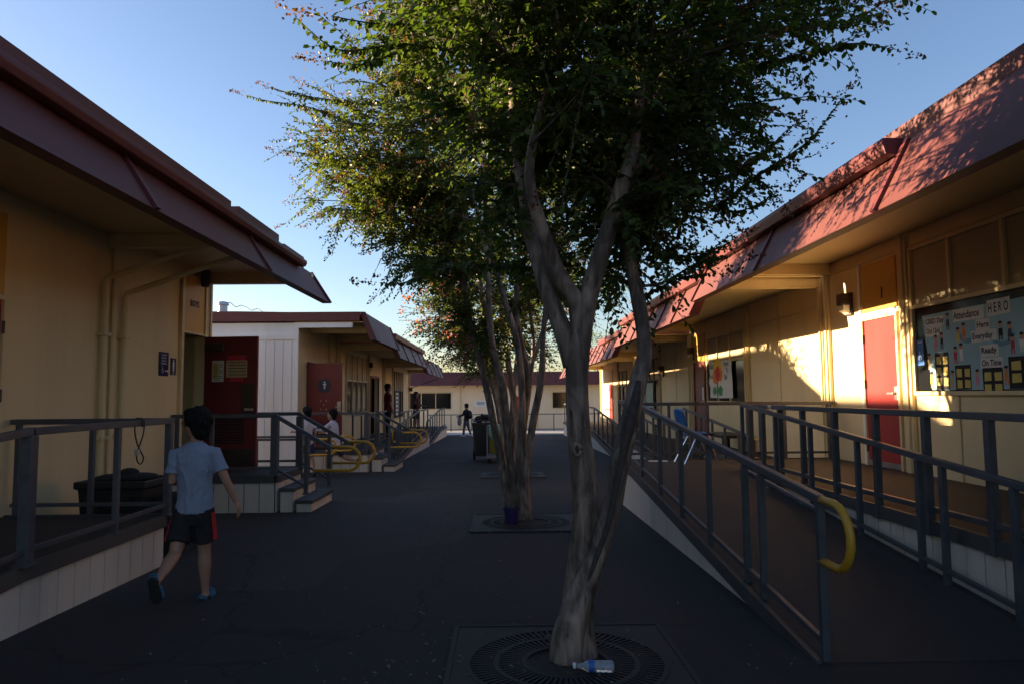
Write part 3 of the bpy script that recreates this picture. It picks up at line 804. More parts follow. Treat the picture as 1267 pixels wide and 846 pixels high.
deck('access_ramp', 'second ramp on the right, leading up to the brown door past the tulip banner', 'ramp',
     [[(3.2,12.0,gz(12)+.02),(4.3,12.0,gz(12)+.02),(4.3,16.5,.25),(3.2,16.5,.25)],[(4.32,11.3,.25),(5.19,11.3,.25),(5.19,19.3,.25),(4.32,19.3,.25)],[(3.2,16.51,.25),(4.31,16.51,.25),(4.31,19.3,.25),(3.2,19.3,.25)]],
     [((3.2,12,gz(12)+.02),(3.2,16.5,.25),(-1,0,0)), ((3.2,16.5,.25),(3.2,19.3,.25),(-1,0,0)), ((4.33,11.3,.25),(4.33,16.4,.25),(-1,0,0))], RG)
deck('access_ramp', 'farthest right ramp with a pale curving skirt, seen past the leaning trunk', 'ramp',
     [[(3.2,19.5,gz(19.5)+.02),(4.3,19.5,gz(19.5)+.02),(4.3,24.5,.1),(3.2,24.5,.1)],[(4.32,19.4,.1),(5.19,19.4,.1),(5.19,36,.1),(4.32,36,.1)],[(3.2,24.51,.1),(4.31,24.51,.1),(4.31,36,.1),(3.2,36,.1)]],
     [((3.2,19.5,gz(19.5)+.02),(3.2,24.5,.1),(-1,0,0)), ((3.2,24.5,.1),(3.2,36,.1),(-1,0,0)),((4.33,19.4,.1),(4.33,24.4,.1),(-1,0,0))], RG)

# ------------------------------------------------------------------ railings
def railing(label, base, H, posts, top=None, loops=(), bottom=True, group='steel guard railings', pw=.044, inner=None, post_drop=.0, hh=.052, low=None):
    """base: polyline of foot points; posts: distances along it (m)"""
    pts = [Vector(p) for p in base]
    t = thing('guard_railing', label, 'railing', tuple(pts[0]), 0, group)
    acc = [0]
    for i in range(1,len(pts)): acc.append(acc[-1]+(pts[i]-pts[i-1]).length)
    def at(d):
        d = max(0, min(d, acc[-1]))
        for i in range(1,len(pts)):
            if d <= acc[i]+1e-9:
                return pts[i-1].lerp(pts[i], (d-acc[i-1])/(acc[i]-acc[i-1]))
        return pts[-1]
    up = Vector((0,0,1))
    for i in range(1,len(pts)):
        b = MB()
        d = (pts[i]-pts[i-1]).normalized()
        b.bar(pts[i-1]+up*H-d*.024*(i==1), pts[i]+up*H+d*.024, pw+.004, hh)
        part('top_rail', b, M['rail'], t, bevel=.006)
    if bottom:
        b = MB()
        for i in range(1,len(pts)):
            e = pts[i]
            if low is not None and i == len(pts)-1: e = pts[i-1].lerp(pts[i], low)
            b.bar(pts[i-1]+up*.1, e+up*.1, pw*.72, pw*.8)
        part('bottom_rail', b, M['rail'], t, bevel=.004)
    for d in posts:
        w = pw
        if isinstance(d, tuple): d, w = d
        p = at(d)
        b = MB(); b.box(p.x-w/2, p.y-w/2, p.z-post_drop, p.x+w/2, p.y+w/2, p.z+H-hh*.5)
        b.box(p.x-w*.8, p.y-w*.8, p.z-post_drop-.004, p.x+w*.8, p.y+w*.8, p.z-post_drop+.012)
        part('post', b, M['rail'], t, bevel=.004)
    for (p, d, L, drop, back) in loops:
        p = Vector(p); d = Vector(d).normalized(); r = drop/2
        path = [p + d*.0]
        path.append(p + d*(L-r))
        for k in range(1,10):
            a = PI/2 - PI*k/9
            path.append(p + d*(L-r) + d*(r*math.cos(a)) + up*(-r + r*math.sin(a)))
        path.append(p - up*drop + d*(-back))
        b = MB(); b.tube(path, .023, 12); part('end_loop', b, M['yellow'], t, smooth=True)
    if inner:
        for (p,q) in inner:
            p=Vector(p); q=Vector(q)
            b = MB(); b.tube([p,q], .019, 10)
            for f in (.08,.5,.92):
                c = p.lerp(q,f); b.bar(c, c+Vector((-.07,0,.03)), .02, .012)
            part('handrail', b, M['rail'], t)
    return t

# left near deck
railing('grey railing along the near left deck edge beside the walking boy', [(-3.16,1.6,.083),(-3.16,4.8,.35),(-3.16,6.82,.35)], .885, [.5,1.9,(3.21,.075),4.3,(5.2,.06)], post_drop=.0)
railing('grey end railing of the near left deck, in front of the black tub', [(-4.66,6.84,.35),(-3.2,6.84,.35)], .885, [.05,.75])
# landing steps at the open door
top = .35
n1 = railing('near stair railing with a yellow loop below the open dark red door', [(-4.66,10.13,.35),(-3.22,10.13,.35),(-2.45,10.13,-.1)], .84,
             [(.05,.05),(.55,.05),(1.44,.1),(1.96,.055)], low=.62, loops=[((-2.45,10.13,.74),(1,0,0),.44,.33,.22)], hh=.055)
n2 = railing('far stair railing with a yellow loop below the open dark red door', [(-3.85,11.28,.35),(-3.22,11.28,.35),(-2.45,11.28,-.1)], .84,
             [(.66,.1),(1.2,.05)], low=.62, loops=[((-2.45,11.28,.74),(1,0,0),.44,.33,.22)], hh=.055)
# gap rails behind the landing
railing('low double handrail with yellow ends before the white siding', [(-6.2,13.7,gz(13.7)),(-3.6,13.7,gz(13.7))], .86, [.4,1.5,2.5], loops=[((-3.6,13.7,gz(13.7)+.86),(1,0,0),.42,.3,.2)], hh=.045)
railing('second low handrail with yellow ends before the white siding, nearer the white building', [(-6.2,15.0,gz(15)),(-3.5,15.0,gz(15))], .86, [.4,1.5,2.6], loops=[((-3.5,15.0,gz(15)+.86),(1,0,0),.42,.3,.2)], hh=.045)
# restroom deck
railing('railing across the deck before the blue circle door', [(-4.6,16.36,.23),(-3.1,16.36,.23),(-2.3,16.36,-.22)], .84, [(.05,.05),(.75,.05),(1.5,.11),(2.1,.05)], low=.75, loops=[((-2.3,16.36,.62),(1,0,0),.46,.33,.25)], hh=.055)
railing('stair railing with yellow loop on the far side of the blue circle door steps', [(-3.1,17.66,.23),(-2.3,17.66,-.22)], .84, [(.02,.11),(.62,.05)], low=.75, loops=[((-2.3,17.66,.62),(1,0,0),.46,.33,.25)], hh=.055)
railing('ramp railing on the left row between the steps and the dark doorway', [(-2.78,18.5,gz(18.5)+.02),(-2.78,24,.08),(-2.78,26.9,.08)], .88, [.05,1.1,2.2,3.3,4.4,5.5,6.9,8.3], loops=[((-2.78,18.5,gz(18.5)+.9),(0,-1,0),.4,.32,0)])
railing('inner ramp railing on the left row near the dark doorway', [(-3.88,18.5,.08),(-3.88,23.9,.08)], .88, [.05,1.2,2.4,3.6,5.0])
railing('far ramp railing on the left row where a person in a dark dress stands', [(-2.83,27.2,gz(27.2)+.02),(-2.83,32.5,-.07),(-2.83,36,-.07)], .9, [.05,1,2,3,4,5.3,6.6,8.0], loops=[((-2.83,27.2,gz(27.2)+.92),(0,-1,0),.4,.32,0)])
railing('inner far ramp railing on the left row', [(-3.88,27.1,-.07),(-3.88,32.3,-.07)], .9, [.05,1.2,2.4,3.6,5.0])
# right
ramp_y = [4.08,5.0,5.33,6.26,7.22,8.17,9.22,10.2,10.9]
d0 = 4.08
def rdist(Y):
    if Y<=9.75: return (Vector((1.87,Y,rz(Y)))-Vector((1.87,4.08,rz(4.08)))).length
    return rdist(9.75)+(Y-9.75)
railing('ramp railing in the right foreground ending in a yellow loop', [(1.83,4.08,rz(4.08)),(1.83,9.75,.44),(1.83,10.9,.44)], .90, [rdist(y) for y in ramp_y], 
        loops=[((1.83,4.1,rz(4.08)+.90),(0,-1,0),.37,.35,.0)], inner=[((1.89,4.2,rz(4.2)+.79),(1.89,5.5,rz(5.5)+.79))], post_drop=.06)
yy = [3.6,4.5,5.23,5.53,6.47,7.45,8.4,8.8,9.55]
p0 = Vector((3.27,3.4,rz(4.05)-.055)); p1 = Vector((3.27,9.55,rz(9.55)))
railing('sloping railing on the wall side of the long right ramp', [p0,p1], .88, [(y-3.4)/(9.55-3.4)*(p1-p0).length for y in yy], post_drop=.05)
railing('level railing at the edge of the right deck, before door 1', [(3.37,1.0,.44),(3.37,9.55,.44)], .84, [y-1.0 for y in (2.2,3.2,4.05,4.84,5.57,6.32,7.1,7.86,8.5,9.5)], post_drop=.1, pw=.055)
railing('cross railing behind the blue chair at the far side of the landing', [(1.9,10.92,.44),(5.15,10.92,.44)], .86, [(.03,.05),.7,1.3,(1.95,.085),(2.15,.085),2.5,(3.2,.055)])
railing('handrail of the second right ramp along its wall side', [(4.28,11.9,gz(12)+.02),(4.28,16.5,.25)], .86, [.05,.8,1.6,2.4,3.2,4.4], loops=[((4.28,11.9,gz(12)+.88),(0,-1,0),.4,.32,0)])
railing('courtyard railing of the second right ramp, beyond the landing', [(3.23,12.0,gz(12)+.02),(3.23,16.5,.25),(3.23,19.3,.25)], .88, [.05,1,2,3,4,5.2,6.2,7.2])
railing('courtyard railing of the farthest right ramp, seen past the leaning trunk', [(3.23,19.5,gz(19.5)+.02),(3.23,24.5,.1),(3.23,36,.1)], .9, [.05,1,2,3,4,5,7,9,11,13,15,16.4])
railing('inner handrail of the farthest right ramp', [(4.28,19.5,gz(19.5)+.02),(4.28,24.4,.1)], .88, [.05,1.2,2.4,3.6,4.8])
# far cross fence
gf = gz(43)
railing('long pale railing in front of the far building', [(-4.4,43,gf),(6.5,43,gf)], 1.0, [.1,1.35,2.6,3.85,5.1,6.35,7.6,8.85,10.1,10.8], pw=.06)
# ------------------------------------------------------------------ trees
def catmull(pts, rad, sub=5):
    pts = [Vector(p) for p in pts]
    op=[]; orr=[]
    n=len(pts)
    for i in range(n-1):
        p0=pts[max(i-1,0)]; p1=pts[i]; p2=pts[i+1]; p3=pts[min(i+2,n-1)]
        for k in range(sub):
            t=k/sub
            op.append(.5*((2*p1)+(p2-p0)*t+(2*p0-5*p1+4*p2-p3)*t*t+(3*p1-p0-3*p2+p3)*t**3))
            orr.append(rad[i]*(1-t)+rad[i+1]*t)
    op.append(pts[-1]); orr.append(rad[-1])
    return op, orr
def stem_mesh(b, pts, rad, n=14, lump=.12, seed=0, sub=6):
    """tapered stem with flutes and lumps"""
    pts, rad = catmull(pts, rad, sub)
    k=len(pts); t=(pts[1]-pts[0]).normalized(); x=t.cross(Vector((0,1,0))).normalized()
    vs=[];fs=[]; tw=0
    for i in range(k):
        a=pts[max(i-1,0)]; c=pts[min(i+1,k-1)]
        t=(c-a).normalized(); x=(x-t*x.dot(t)).normalized(); y=t.cross(x); tw+=.06
        for j in range(n):
            an=2*PI*j/n
            q=pts[i]
            nz=mnoise.noise(Vector((math.cos(an)*1.3+seed*7, math.sin(an)*1.3+seed*3, q.z*2.2)))
            fl=.5*math.sin(3*an+tw*1.3+seed)+.5*math.sin(2*an-tw+seed*2)
            r=rad[i]*(1+lump*nz+lump*.6*fl)
            vs.append(q+(x*math.cos(an)+y*math.sin(an))*r)
    for i in range(k-1):
        for j in range(n):
            fs.append((i*n+j,i*n+(j+1)%n,(i+1)*n+(j+1)%n,(i+1)*n+j))
    fs.append(tuple((k-1)*n+j for j in range(n)))
    b.add(vs,fs)
    return pts, rad

class Leaves:
    def __init__(s): s.p=[];s.d=[];s.n=[];s.l=[];s.w=[];s.c=[]
    def add(s,p,d,n,l,w,c):
        s.p.append(p);s.d.append(d);s.n.append(n);s.l.append(l);s.w.append(w);s.c.append(c)
    def build(s,name,mat_,parent,fold=.25):
        if not s.p: return None
        p=np.concatenate(s.p);d=np.concatenate(s.d);n=np.concatenate(s.n)
        l=np.concatenate(s.l)[:,None];w=np.concatenate(s.w)[:,None];c=np.concatenate(s.c)
        d/=np.linalg.norm(d,axis=1,keepdims=True)+1e-9
        x=np.cross(d,n);x/=np.linalg.norm(x,axis=1,keepdims=True)+1e-9
        n=np.cross(x,d)
        v=np.stack([p, p+d*l*.3-x*w*.42+n*w*fold, p+d*l*.74-x*w*.5+n*w*fold*.6, p+d*l-n*l*.08,
                    p+d*l*.74+x*w*.5+n*w*fold*.6, p+d*l*.3+x*w*.42+n*w*fold],axis=1).reshape(-1,3)
        Mi=np.array(wmat(parent).inverted())
        v=v@Mi[:3,:3].T+Mi[:3,3]
        N=len(p); o=np.arange(N)*6
        f=np.stack([o,o+3,o+2,o+1, o,o+5,o+4,o+3],axis=1).reshape(-1)
        me=bpy.data.meshes.new(name)
        me.vertices.add(N*6);me.vertices.foreach_set('co',v.astype(np.float32).ravel())
        me.loops.add(N*8);me.loops.foreach_set('vertex_index',f.astype(np.int32))
        me.polygons.add(N*2);me.polygons.foreach_set('loop_start',(np.arange(N*2)*4).astype(np.int32))
        me.polygons.foreach_set('use_smooth',np.ones(N*2,dtype=bool))
        me.update(calc_edges=True)
        at=me.attributes.new('leaf','FLOAT','FACE')
        at.data.foreach_set('value',np.repeat(c,2).astype(np.float32))
        me.materials.append(mat_)
        ob=bpy.data.objects.new(name,me);COL.objects.link(ob);ob.parent=parent
        return ob

def unit(v): return v/(np.linalg.norm(v)+1e-9)
def twig(L, tb, p, d, length, size, step, colour, droop=.25, tip=None, tips=None, bare=.08):
    """opposite leaves along a drooping twig"""
    p=np.array(p,float);d=unit(np.array(d,float))
    nl=max(3,int(length/step))
    side=unit(np.cross(d,[0,0,1]+rng.normal(0,.25,3)))
    upv=np.cross(side,d)
    s=np.linspace(bare,1,nl)
    bend=np.array([0,0,-1.0])*droop
    pos=p+d*(s*length)[:,None]+bend*((s**2)*length)[:,None]
    dirs=d+bend*(2*s)[:,None]
    sg=np.where(np.arange(nl)%2==0,1.0,-1.0)[:,None]
    ld=dirs*.45+side*sg*.9+np.array([0,0,-.22])+rng.normal(0,.28,(nl,3))
    ld[-1]=dirs[-1]+rng.normal(0,.2,3)
    nn=upv+rng.normal(0,.4,(nl,3))
    l=size*rng.uniform(.5,1.25,nl)*(1-.25*s)
    L.add(pos,ld,nn,l,l*rng.uniform(.45,.58,nl),np.clip(colour+rng.normal(0,.16,nl),0,1))
    q=p+d*length+bend*length
    if tb is not None:
        m=p+d*length*.5+bend*length*.25
        tb.tube([p,m,q],[.004,.003,.0015],3,cap=False)
    if tips is not None and rng.random()<tip:
        k=int(rng.integers(14,30)); t=rng.uniform(0,1,k)
        dd=unit(dirs[-1]+np.array([0,0,.5]))
        pp=q+dd*(t*.16)[:,None]+rng.normal(0,.028,(k,3))*(1.1-t)[:,None]
        tips.add(pp,rng.normal(0,1,(k,3)),rng.normal(0,1,(k,3)),np.full(k,size*.3),np.full(k,size*.25),rng.uniform(0,1,k))
    return q

def crown_tree(name_label, root_loc, stems, lobes, sprays, size, step, n_tw, leafm, tipm, colour, tip=.12, group=None, blossom_lobes=(), lump=.12, nside=14, twl=(.28,.55)):
    t = thing('crape_myrtle_tree', name_label, 'tree', root_loc, 0, group)
    tb = MB(); skel=[]
    for i,(pts,rad) in enumerate(stems):
        p_,r_=stem_mesh(tb,pts,rad,nside,lump,i+1)
        skel += [(np.array(a),b) for a,b in zip(p_,r_)]
    part('trunk', tb, M['bark'], t, smooth=True)
    SP=np.array([a for a,_ in skel]);SR=np.array([b for _,b in skel])
    br=MB();L=Leaves();T=Leaves();B=Leaves()
    z0=SP[:,2].min()
    for li,(c,r,ns) in enumerate(lobes):
        c=np.array(c);r=np.array(r)
        for k in range(ns):
            u=unit(rng.normal(0,1,3));q=c+r*u*rng.uniform(.45,1.0)**.5
            ok=SP[:,2]<q[2]-.15
            ok&=SP[:,2]>z0+(1.3 if size>.05 else 1.6)
            if not ok.any(): ok[:]=True
            dd=np.linalg.norm(SP-q,axis=1)+(SP[:,2]-z0)*-.15;dd[~ok]=1e9
            i=int(np.argmin(dd*rng.uniform(.9,1.1,len(dd))));s=SP[i]
            mid=s*.5+q*.5+np.array([0,0,.18])*np.linalg.norm(q-s)*.6+rng.normal(0,.05,3)
            r0=min(SR[i]*.45,.022)
            ts=np.linspace(0,1,7)[:,None]
            cur=(1-ts)**2*s+2*ts*(1-ts)*mid+ts**2*q
            br.tube([Vector(x) for x in cur],list(np.linspace(r0,.004,7)),5,cap=False)
            ln=np.linalg.norm(q-s)
            for w in range(n_tw):
                f=rng.uniform(max(.25,1-.75/max(ln,.3)),1.0)
                b0=(1-f)**2*s+2*f*(1-f)*mid+f**2*q
                tang=unit(2*(1-f)*(mid-s)+2*f*(q-mid))
                out=unit((b0-c)/r)
                d=tang*.55+out*.45+rng.normal(0,.72,3)+np.array([0,0,.15])
                inner=np.linalg.norm((b0-c)/r)
                e=twig(L,br,b0,d,rng.uniform(*twl),size,step,colour+rng.normal(0,.1),.22,tip if inner>.6 else 0,T)
                if li in blossom_lobes and rng.random()<.25:
                    k2=14;tt=rng.uniform(0,1,k2)
                    pp=e+rng.normal(0,.065,(k2,3))+np.array([0,0,.05])
                    B.add(pp,rng.normal(0,1,(k2,3)),rng.normal(0,1,(k2,3)),np.full(k2,.05),np.full(k2,.045),rng.uniform(0,1,k2))
    for pl in sprays:
        pp=[np.array(p) for p in pl]
        i=int(np.argmin(np.linalg.norm(SP-pp[0],axis=1)))
        st=SP[i]
        c_,_=catmull([Vector(st)]+[Vector(p) for p in pp],[.015]*(len(pp)+1),6)
        k=len(c_); br.tube(c_,list(np.linspace(.012,.0025,k)),5,cap=False)
        arr=np.array([list(x) for x in c_]); seg=np.linalg.norm(np.diff(arr,axis=0),axis=1);tot=seg.sum();cum=np.concatenate([[0],np.cumsum(seg)])
        start=cum[7] if k>7 else 0
        for dist in np.arange(start, tot, step*1.0):
            j=min(int(np.searchsorted(cum,dist))-1,len(seg)-1);j=max(j,0)
            f=(dist-cum[j])/(seg[j]+1e-9);b0=arr[j]*(1-f)+arr[j+1]*f
            tang=unit(arr[j+1]-arr[j]); side=unit(np.cross(tang,[0,0,1]))
            rem=1-(dist/tot)
            for sgn in (1,-1):
                ld=tang*.35+side*sgn*.8+np.array([0,0,-.5])+rng.normal(0,.25,3)
                l=size*rng.uniform(.8,1.1)*(.55+.45*min(1,rem*4))
                L.add(b0[None],ld[None],(np.array([0,0,1.0])+rng.normal(0,.3,3))[None],np.array([l]),np.array([l*.52]),np.array([np.clip(colour+rng.normal(0,.15),0,1)]))
            if rem>.18 and rng.random()<.3:
                twig(L,br,b0,tang*.8+side*rng.choice([-1,1])*.5+rng.normal(0,.3,3)+np.array([0,0,.2]),rng.uniform(.15,.35)*min(1,rem*2.5+.3),size*.85,step,colour,.15,.2,T)
        e=arr[-1];tang=unit(arr[-1]-arr[-2]);k=46
        tt=rng.uniform(0,1,k)
        T.add(e+tang*(tt*.2*size/.06)[:,None]+rng.normal(0,.032*size/.06,(k,3))*(1.1-tt)[:,None],rng.normal(0,1,(k,3)),rng.normal(0,1,(k,3)),np.full(k,size*.32),np.full(k,size*.26),rng.uniform(0,1,k))
    part('branches', br, M['twig'], t, smooth=True, fixn=False)
    L.build('crown',leafm,t)
    if T.p: T.build('seed_heads',tipm,t)
    if B.p: B.build('blossoms',M['blossom'],t)
    return t, sum(len(x) for x in L.p)

def px_stem(rows, Y, dy=0.0, sc=1.0):
    """rows (x, v, width px); dy shifts depth linearly from foot to tip"""
    n=len(rows);pts=[];rad=[]
    for i,(x,v,w) in enumerate(rows):
        y=Y+dy*(i/(n-1))**1.5
        pts.append(P(x,v,y));rad.append(w/2/F_PX*y*sc)
    return pts,rad
def lobe(x,v,Y,r,ns): return (tuple(P(x,v,Y)),r,ns)
def spray(Y,*pts): return [tuple(P(x,v,Y+dy)) for x,v,dy in pts]
TG='crape myrtles in a row down the courtyard'
A=[(716,822,60),(714,790,50),(716,740,40),(720,690,36),(724,640,35),(721,580,36),(716,540,34),(713,480,31),(714,440,33),(719,412,30),(721,392,24)]
stems1=[px_stem(A,4.25,0,.9),
 px_stem([(700,820,46),(703,790,43),(713,750,38),(731,700,32),(754,640,28),(765,580,26),(778,525,25),(788,478,24),(797,440,20),(795,408,19),(790,373,21),(784,344,18),(777,305,16),(775,270,14),(780,220,12),(800,150,10),(830,80,8),(860,0,6)],4.16,.5,.9),
 px_stem([(709,452,26),(697,412,24),(680,367,22),(668,325,23),(657,285,25),(650,240,20),(640,180,18),(636,110,15),(634,30,13),(640,-60,10),(655,-150,7)],4.25,.35),
 px_stem([(719,412,28),(712,374,22),(692,342,20),(677,302,18),(664,262,16),(655,210,13),(668,140,10),(690,60,8),(700,-60,6)],4.25,-.6),
 px_stem([(718,414,28),(728,366,24),(741,322,22),(754,280,21),(768,235,20),(781,195,16),(790,140,13),(800,70,10),(815,-20,8),(840,-120,6)],4.25,-.3)]
# knot and root flare
lob1=[lobe(690,40,4.3,(.95,1.1,.75),34),lobe(850,70,4.4,(.8,1.0,.7),34),lobe(810,210,4.5,(.6,.8,.42),20),lobe(880,180,4.5,(.28,.6,.3),8),
 lobe(540,-10,4.3,(.6,.7,.35),14),lobe(930,-30,4.4,(.75,.9,.5),24),lobe(720,-190,4.3,(1.5,1.5,.7),24),
 lobe(700,230,4.9,(.5,.5,.4),10),lobe(600,150,4.7,(.5,.5,.5),8),lobe(820,250,4.7,(.25,.4,.15),3),lobe(640,-50,3.6,(.8,.6,.4),10),lobe(640,200,4.8,(.45,.5,.45),12),lobe(740,130,4.9,(.8,.6,.6),16),lobe(640,90,3.6,(.35,.3,.22),5),lobe(745,70,3.6,(.35,.3,.22),5),((.5,6.3,3.8),(.9,.9,.5),15),((1.2,7.4,3.7),(.7,.7,.5),12),((1.0,3.4,3.9),(.7,.6,.45),10),((.2,2.6,4.2),(.9,.8,.5),14),lobe(700,330,5.2,(.4,.4,.25),7)]
spr1=[spray(4.3,(580,70,0),(500,55,-.1),(420,62,-.15),(366,22,-.2)),
 spray(4.3,(560,30,0),(470,30,-.2),(410,20,-.3)), spray(4.3,(520,60,.1),(450,80,.1),(402,76,.1)),
 spray(4.4,(880,50,0),(980,32,.1),(1045,28,.1),(1095,14,.15)), spray(4.4,(900,90,0),(990,68,-.1),(1060,54,-.1),(1105,62,-.1)),
 spray(4.5,(870,260,0),(940,215,.1),(1000,175,.15),(1040,125,.2)), spray(4.5,(860,230,0),(930,200,.2),(975,160,.25)),
 spray(4.5,(800,310,0),(860,318,0),(902,300,0)), spray(4.4,(820,350,0),(870,322,-.1),(902,318,-.1)),
 spray(4.5,(790,370,0),(840,345,0),(880,338,0)), spray(4.4,(880,130,0),(930,160,0),(965,190,0)),
 spray(4.6,(840,240,0),(910,262,0),(962,238,0)), spray(4.4,(900,10,0),(990,0,.1),(1070,-6,.1)), spray(4.5,(870,180,0),(930,215,0),(960,245,.1)),
 spray(4.5,(680,330,.4),(560,330,.4),(500,350,.4),(470,350,.4))]
t1,n1_=crown_tree('nearest crape myrtle, forked grey trunk and leaning second stem, over the iron grate',(P(716,805,4.25).x,4.25,gz(4.25)),stems1,lob1,spr1,.064,.024,11,M['leaf'],M['panicle'],.36,.1,TG,lump=.1,nside=20)
s2=[[(632,640,17),(622,580,14),(610,520,13),(600,470,13),(590,430,13),(578,385,12),(573,330,10),(570,270,8),(560,200,6),(540,130,4)],
 [(640,642,16),(634,590,14),(628,540,14),(622,480,15),(610,430,12),(605,380,11),(603,320,9),(590,260,7),(570,180,5)],
 [(646,644,15),(645,600,14),(645,540,15),(646,490,14),(641,430,13),(630,390,12),(618,350,10),(608,310,9),(600,250,7),(610,170,5),(620,90,4)],
 [(650,645,15),(650,590,13),(655,550,13),(660,520,14),(668,480,13),(671,450,12),(672,420,10),(676,380,9),(690,320,7),(710,250,5),(740,180,4)],
 [(643,640,13),(642,560,12),(650,510,12),(652,460,11),(640,400,11),(640,350,10),(642,300,9),(648,230,7),(670,150,5),(690,70,4)],
 [(655,645,12),(652,600,11),(648,545,10),(655,480,9),(660,430,8),(655,380,7),(640,320,5)]]
dys=[.5,-.5,.2,-.3,.8,1.0]
lob2=[lobe(570,190,9.2,(1.2,1.3,1.0),42),lobe(450,190,9.1,(.8,.9,.55),24),lobe(500,255,9.2,(.7,.9,.4),18),lobe(590,40,9.2,(1.4,1.3,.8),40),lobe(700,170,9.4,(1.2,1.3,1.1),34),
 lobe(540,315,9.4,(.55,.8,.32),9),lobe(640,320,9.9,(.7,.7,.45),14),lobe(790,150,9.4,(.9,1.2,.8),18),lobe(620,-70,9.3,(1.6,1.5,.7),30),lobe(480,90,9.2,(.5,.8,.6),13),lobe(745,350,10,(.3,.4,.3),4),
 lobe(600,395,9.6,(.5,.5,.3),12),lobe(520,300,9.0,(.5,.7,.35),7),lobe(430,230,9.1,(.6,.7,.4),14),lobe(660,250,9.6,(.8,.9,.6),10)]
spr2=[spray(9.1,(470,165,0),(390,135,0),(330,125,0),(304,118,0)),spray(9.1,(470,150,0),(410,118,.2),(378,104,.2)),spray(9.1,(450,210,0),(385,192,0),(350,186,0)),
 spray(9.1,(460,130,0),(370,118,-.2),(335,108,-.2)),spray(9.2,(490,270,0),(430,240,0),(404,226,0)),spray(9.1,(470,240,0),(400,215,0),(372,200,0)),spray(9.3,(520,320,0),(490,345,0),(470,362,0)),
 spray(9.2,(500,290,0),(470,300,0),(455,302,0)),spray(9.2,(470,100,0),(430,70,.2),(400,72,.2))]
t2,n2_=crown_tree('second crape myrtle, a clump of thin bare stems with a purple pot at its foot',(P(644,642,9.2).x,9.2,gz(9.2)),[px_stem(s,9.2,d,.66) for s,d in zip(s2,dys)],lob2,spr2,.068,.026,18,M['leaf_yellow'],M['panicle'],.42,.2,TG,nside=10,twl=(.3,.6))
s3=[[(633,588,11),(628,540,9),(615,480,8),(608,430,8),(600,390,7),(590,330,5),(570,270,3)],
 [(637,588,10),(640,530,8),(632,470,8),(622,400,7),(615,340,5),(610,270,3)],
 [(630,588,9),(622,520,8),(612,470,7),(598,430,6),(580,395,4),(560,370,3)],
 [(641,588,9),(645,520,7),(655,460,7),(668,420,5),(685,370,4),(700,320,3)]]
lob3=[lobe(552,392,15.2,(.75,1.1,.75),26),lobe(600,400,15.6,(1.1,1.2,.75),26),lobe(560,340,15.2,(.9,1.0,.6),16),lobe(640,310,15.5,(2.0,1.6,1.3),40),lobe(690,380,15.8,(.9,.9,.6),16),
 lobe(560,425,15.0,(.6,.7,.35),14),lobe(600,455,15.4,(.5,.6,.3),9),lobe(735,345,15.8,(.9,.8,.8),16),lobe(640,200,15.5,(2.2,1.6,1.2),20)]
t3,n3_=crown_tree('third crape myrtle with pink blossom, behind the clump of thin stems',(P(634,588,15.2).x,15.2,gz(15.2)),[px_stem(s,15.2,d) for s,d in zip(s3,[.4,-.3,.2,.6])],lob3,[],.075,.042,14,M['leaf_yellow'],M['blossom'],.45,.02,TG,blossom_lobes=(0,5),nside=9,twl=(.3,.55))
s4=[[(628,566,8),(622,500,7),(612,440,6),(600,380,4),(590,330,3)],[(632,566,8),(634,500,6),(640,440,5),(650,380,4),(660,320,3)],[(625,566,7),(615,500,6),(600,450,4),(585,410,3)]]
lob4=[lobe(600,400,21,(1.6,1.5,1.1),26),lobe(660,390,21,(1.4,1.5,1.1),22),lobe(620,320,21,(2.2,1.8,1.4),26),lobe(690,430,21,(.9,.9,.5),9),lobe(570,440,21,(.7,.8,.5),9)]
t4,n4_=crown_tree('fourth crape myrtle, mostly hidden behind the pink flowering one',(P(628,566,21).x,21,gz(21)),[px_stem(s,21,d) for s,d in zip(s4,[.3,-.3,.4])],lob4,[],.095,.055,12,M['leaf_yellow'],M['blossom'],.4,.01,TG,nside=8,twl=(.4,.7))
# old scar down the leaning stem and a knot on the nearest trunk
b=MB();p_,r_=px_stem([(790,470,5),(786,495,13),(779,525,16),(771,560,11),(762,605,8),(752,650,7),(736,695,6),(724,730,4)],4.128,.0)
stem_mesh(b,p_,r_,10,.3,9);part('bark_scar',b,mat('old_wood',(.06,.046,.04),.9,.5,24,.6,40),t1,smooth=True)
kc=P(714,556,4.155)
b=MB();b.tube([kc+Vector((math.cos(2*PI*i/14)*.021,-.004*math.sin(i),math.sin(2*PI*i/14)*.034)) for i in range(15)],[.011+.003*math.sin(i*1.7) for i in range(15)],8);part('knot',b,M['bark'],t1,smooth=True)
b=MB();b.ball(kc+Vector((0,.006,0)),.019,.012,.031,12,8);part('knot_hollow',b,M['soil'],t1,smooth=True)
def far_tree(label, X, Y, h, r, mat_, n=60):
    stem=[(Vector((X,Y,gz(Y)-.1)),.16),(Vector((X+.1,Y,h*.4)),.12),(Vector((X,Y,h*.8)),.05)]
    t=thing('broadleaf_tree',label,'tree',(X,Y,gz(Y)),0,'trees beyond the buildings')
    b=MB();stem_mesh(b,[s[0] for s in stem],[s[1] for s in stem],8,.1,3);part('trunk',b,M['bark'],t,smooth=True)
    L=Leaves()
    for k in range(n):
        u=unit(rng.normal(0,1,3));q=np.array([X,Y,h-r*.9])+u*np.array([r*1.2,r*1.1,r])*rng.uniform(.4,1)**.5
        for w in range(6):
            twig(L,None,q+rng.normal(0,.15,3),u+rng.normal(0,.5,3),rng.uniform(.5,.9),.16,.1,.4,.2)
    L.build('crown',mat_,t)
far_tree('dark bushy tree behind the far roof, left of the tree row',-4.3,62,4.15,1.5,M['leaf_far'])
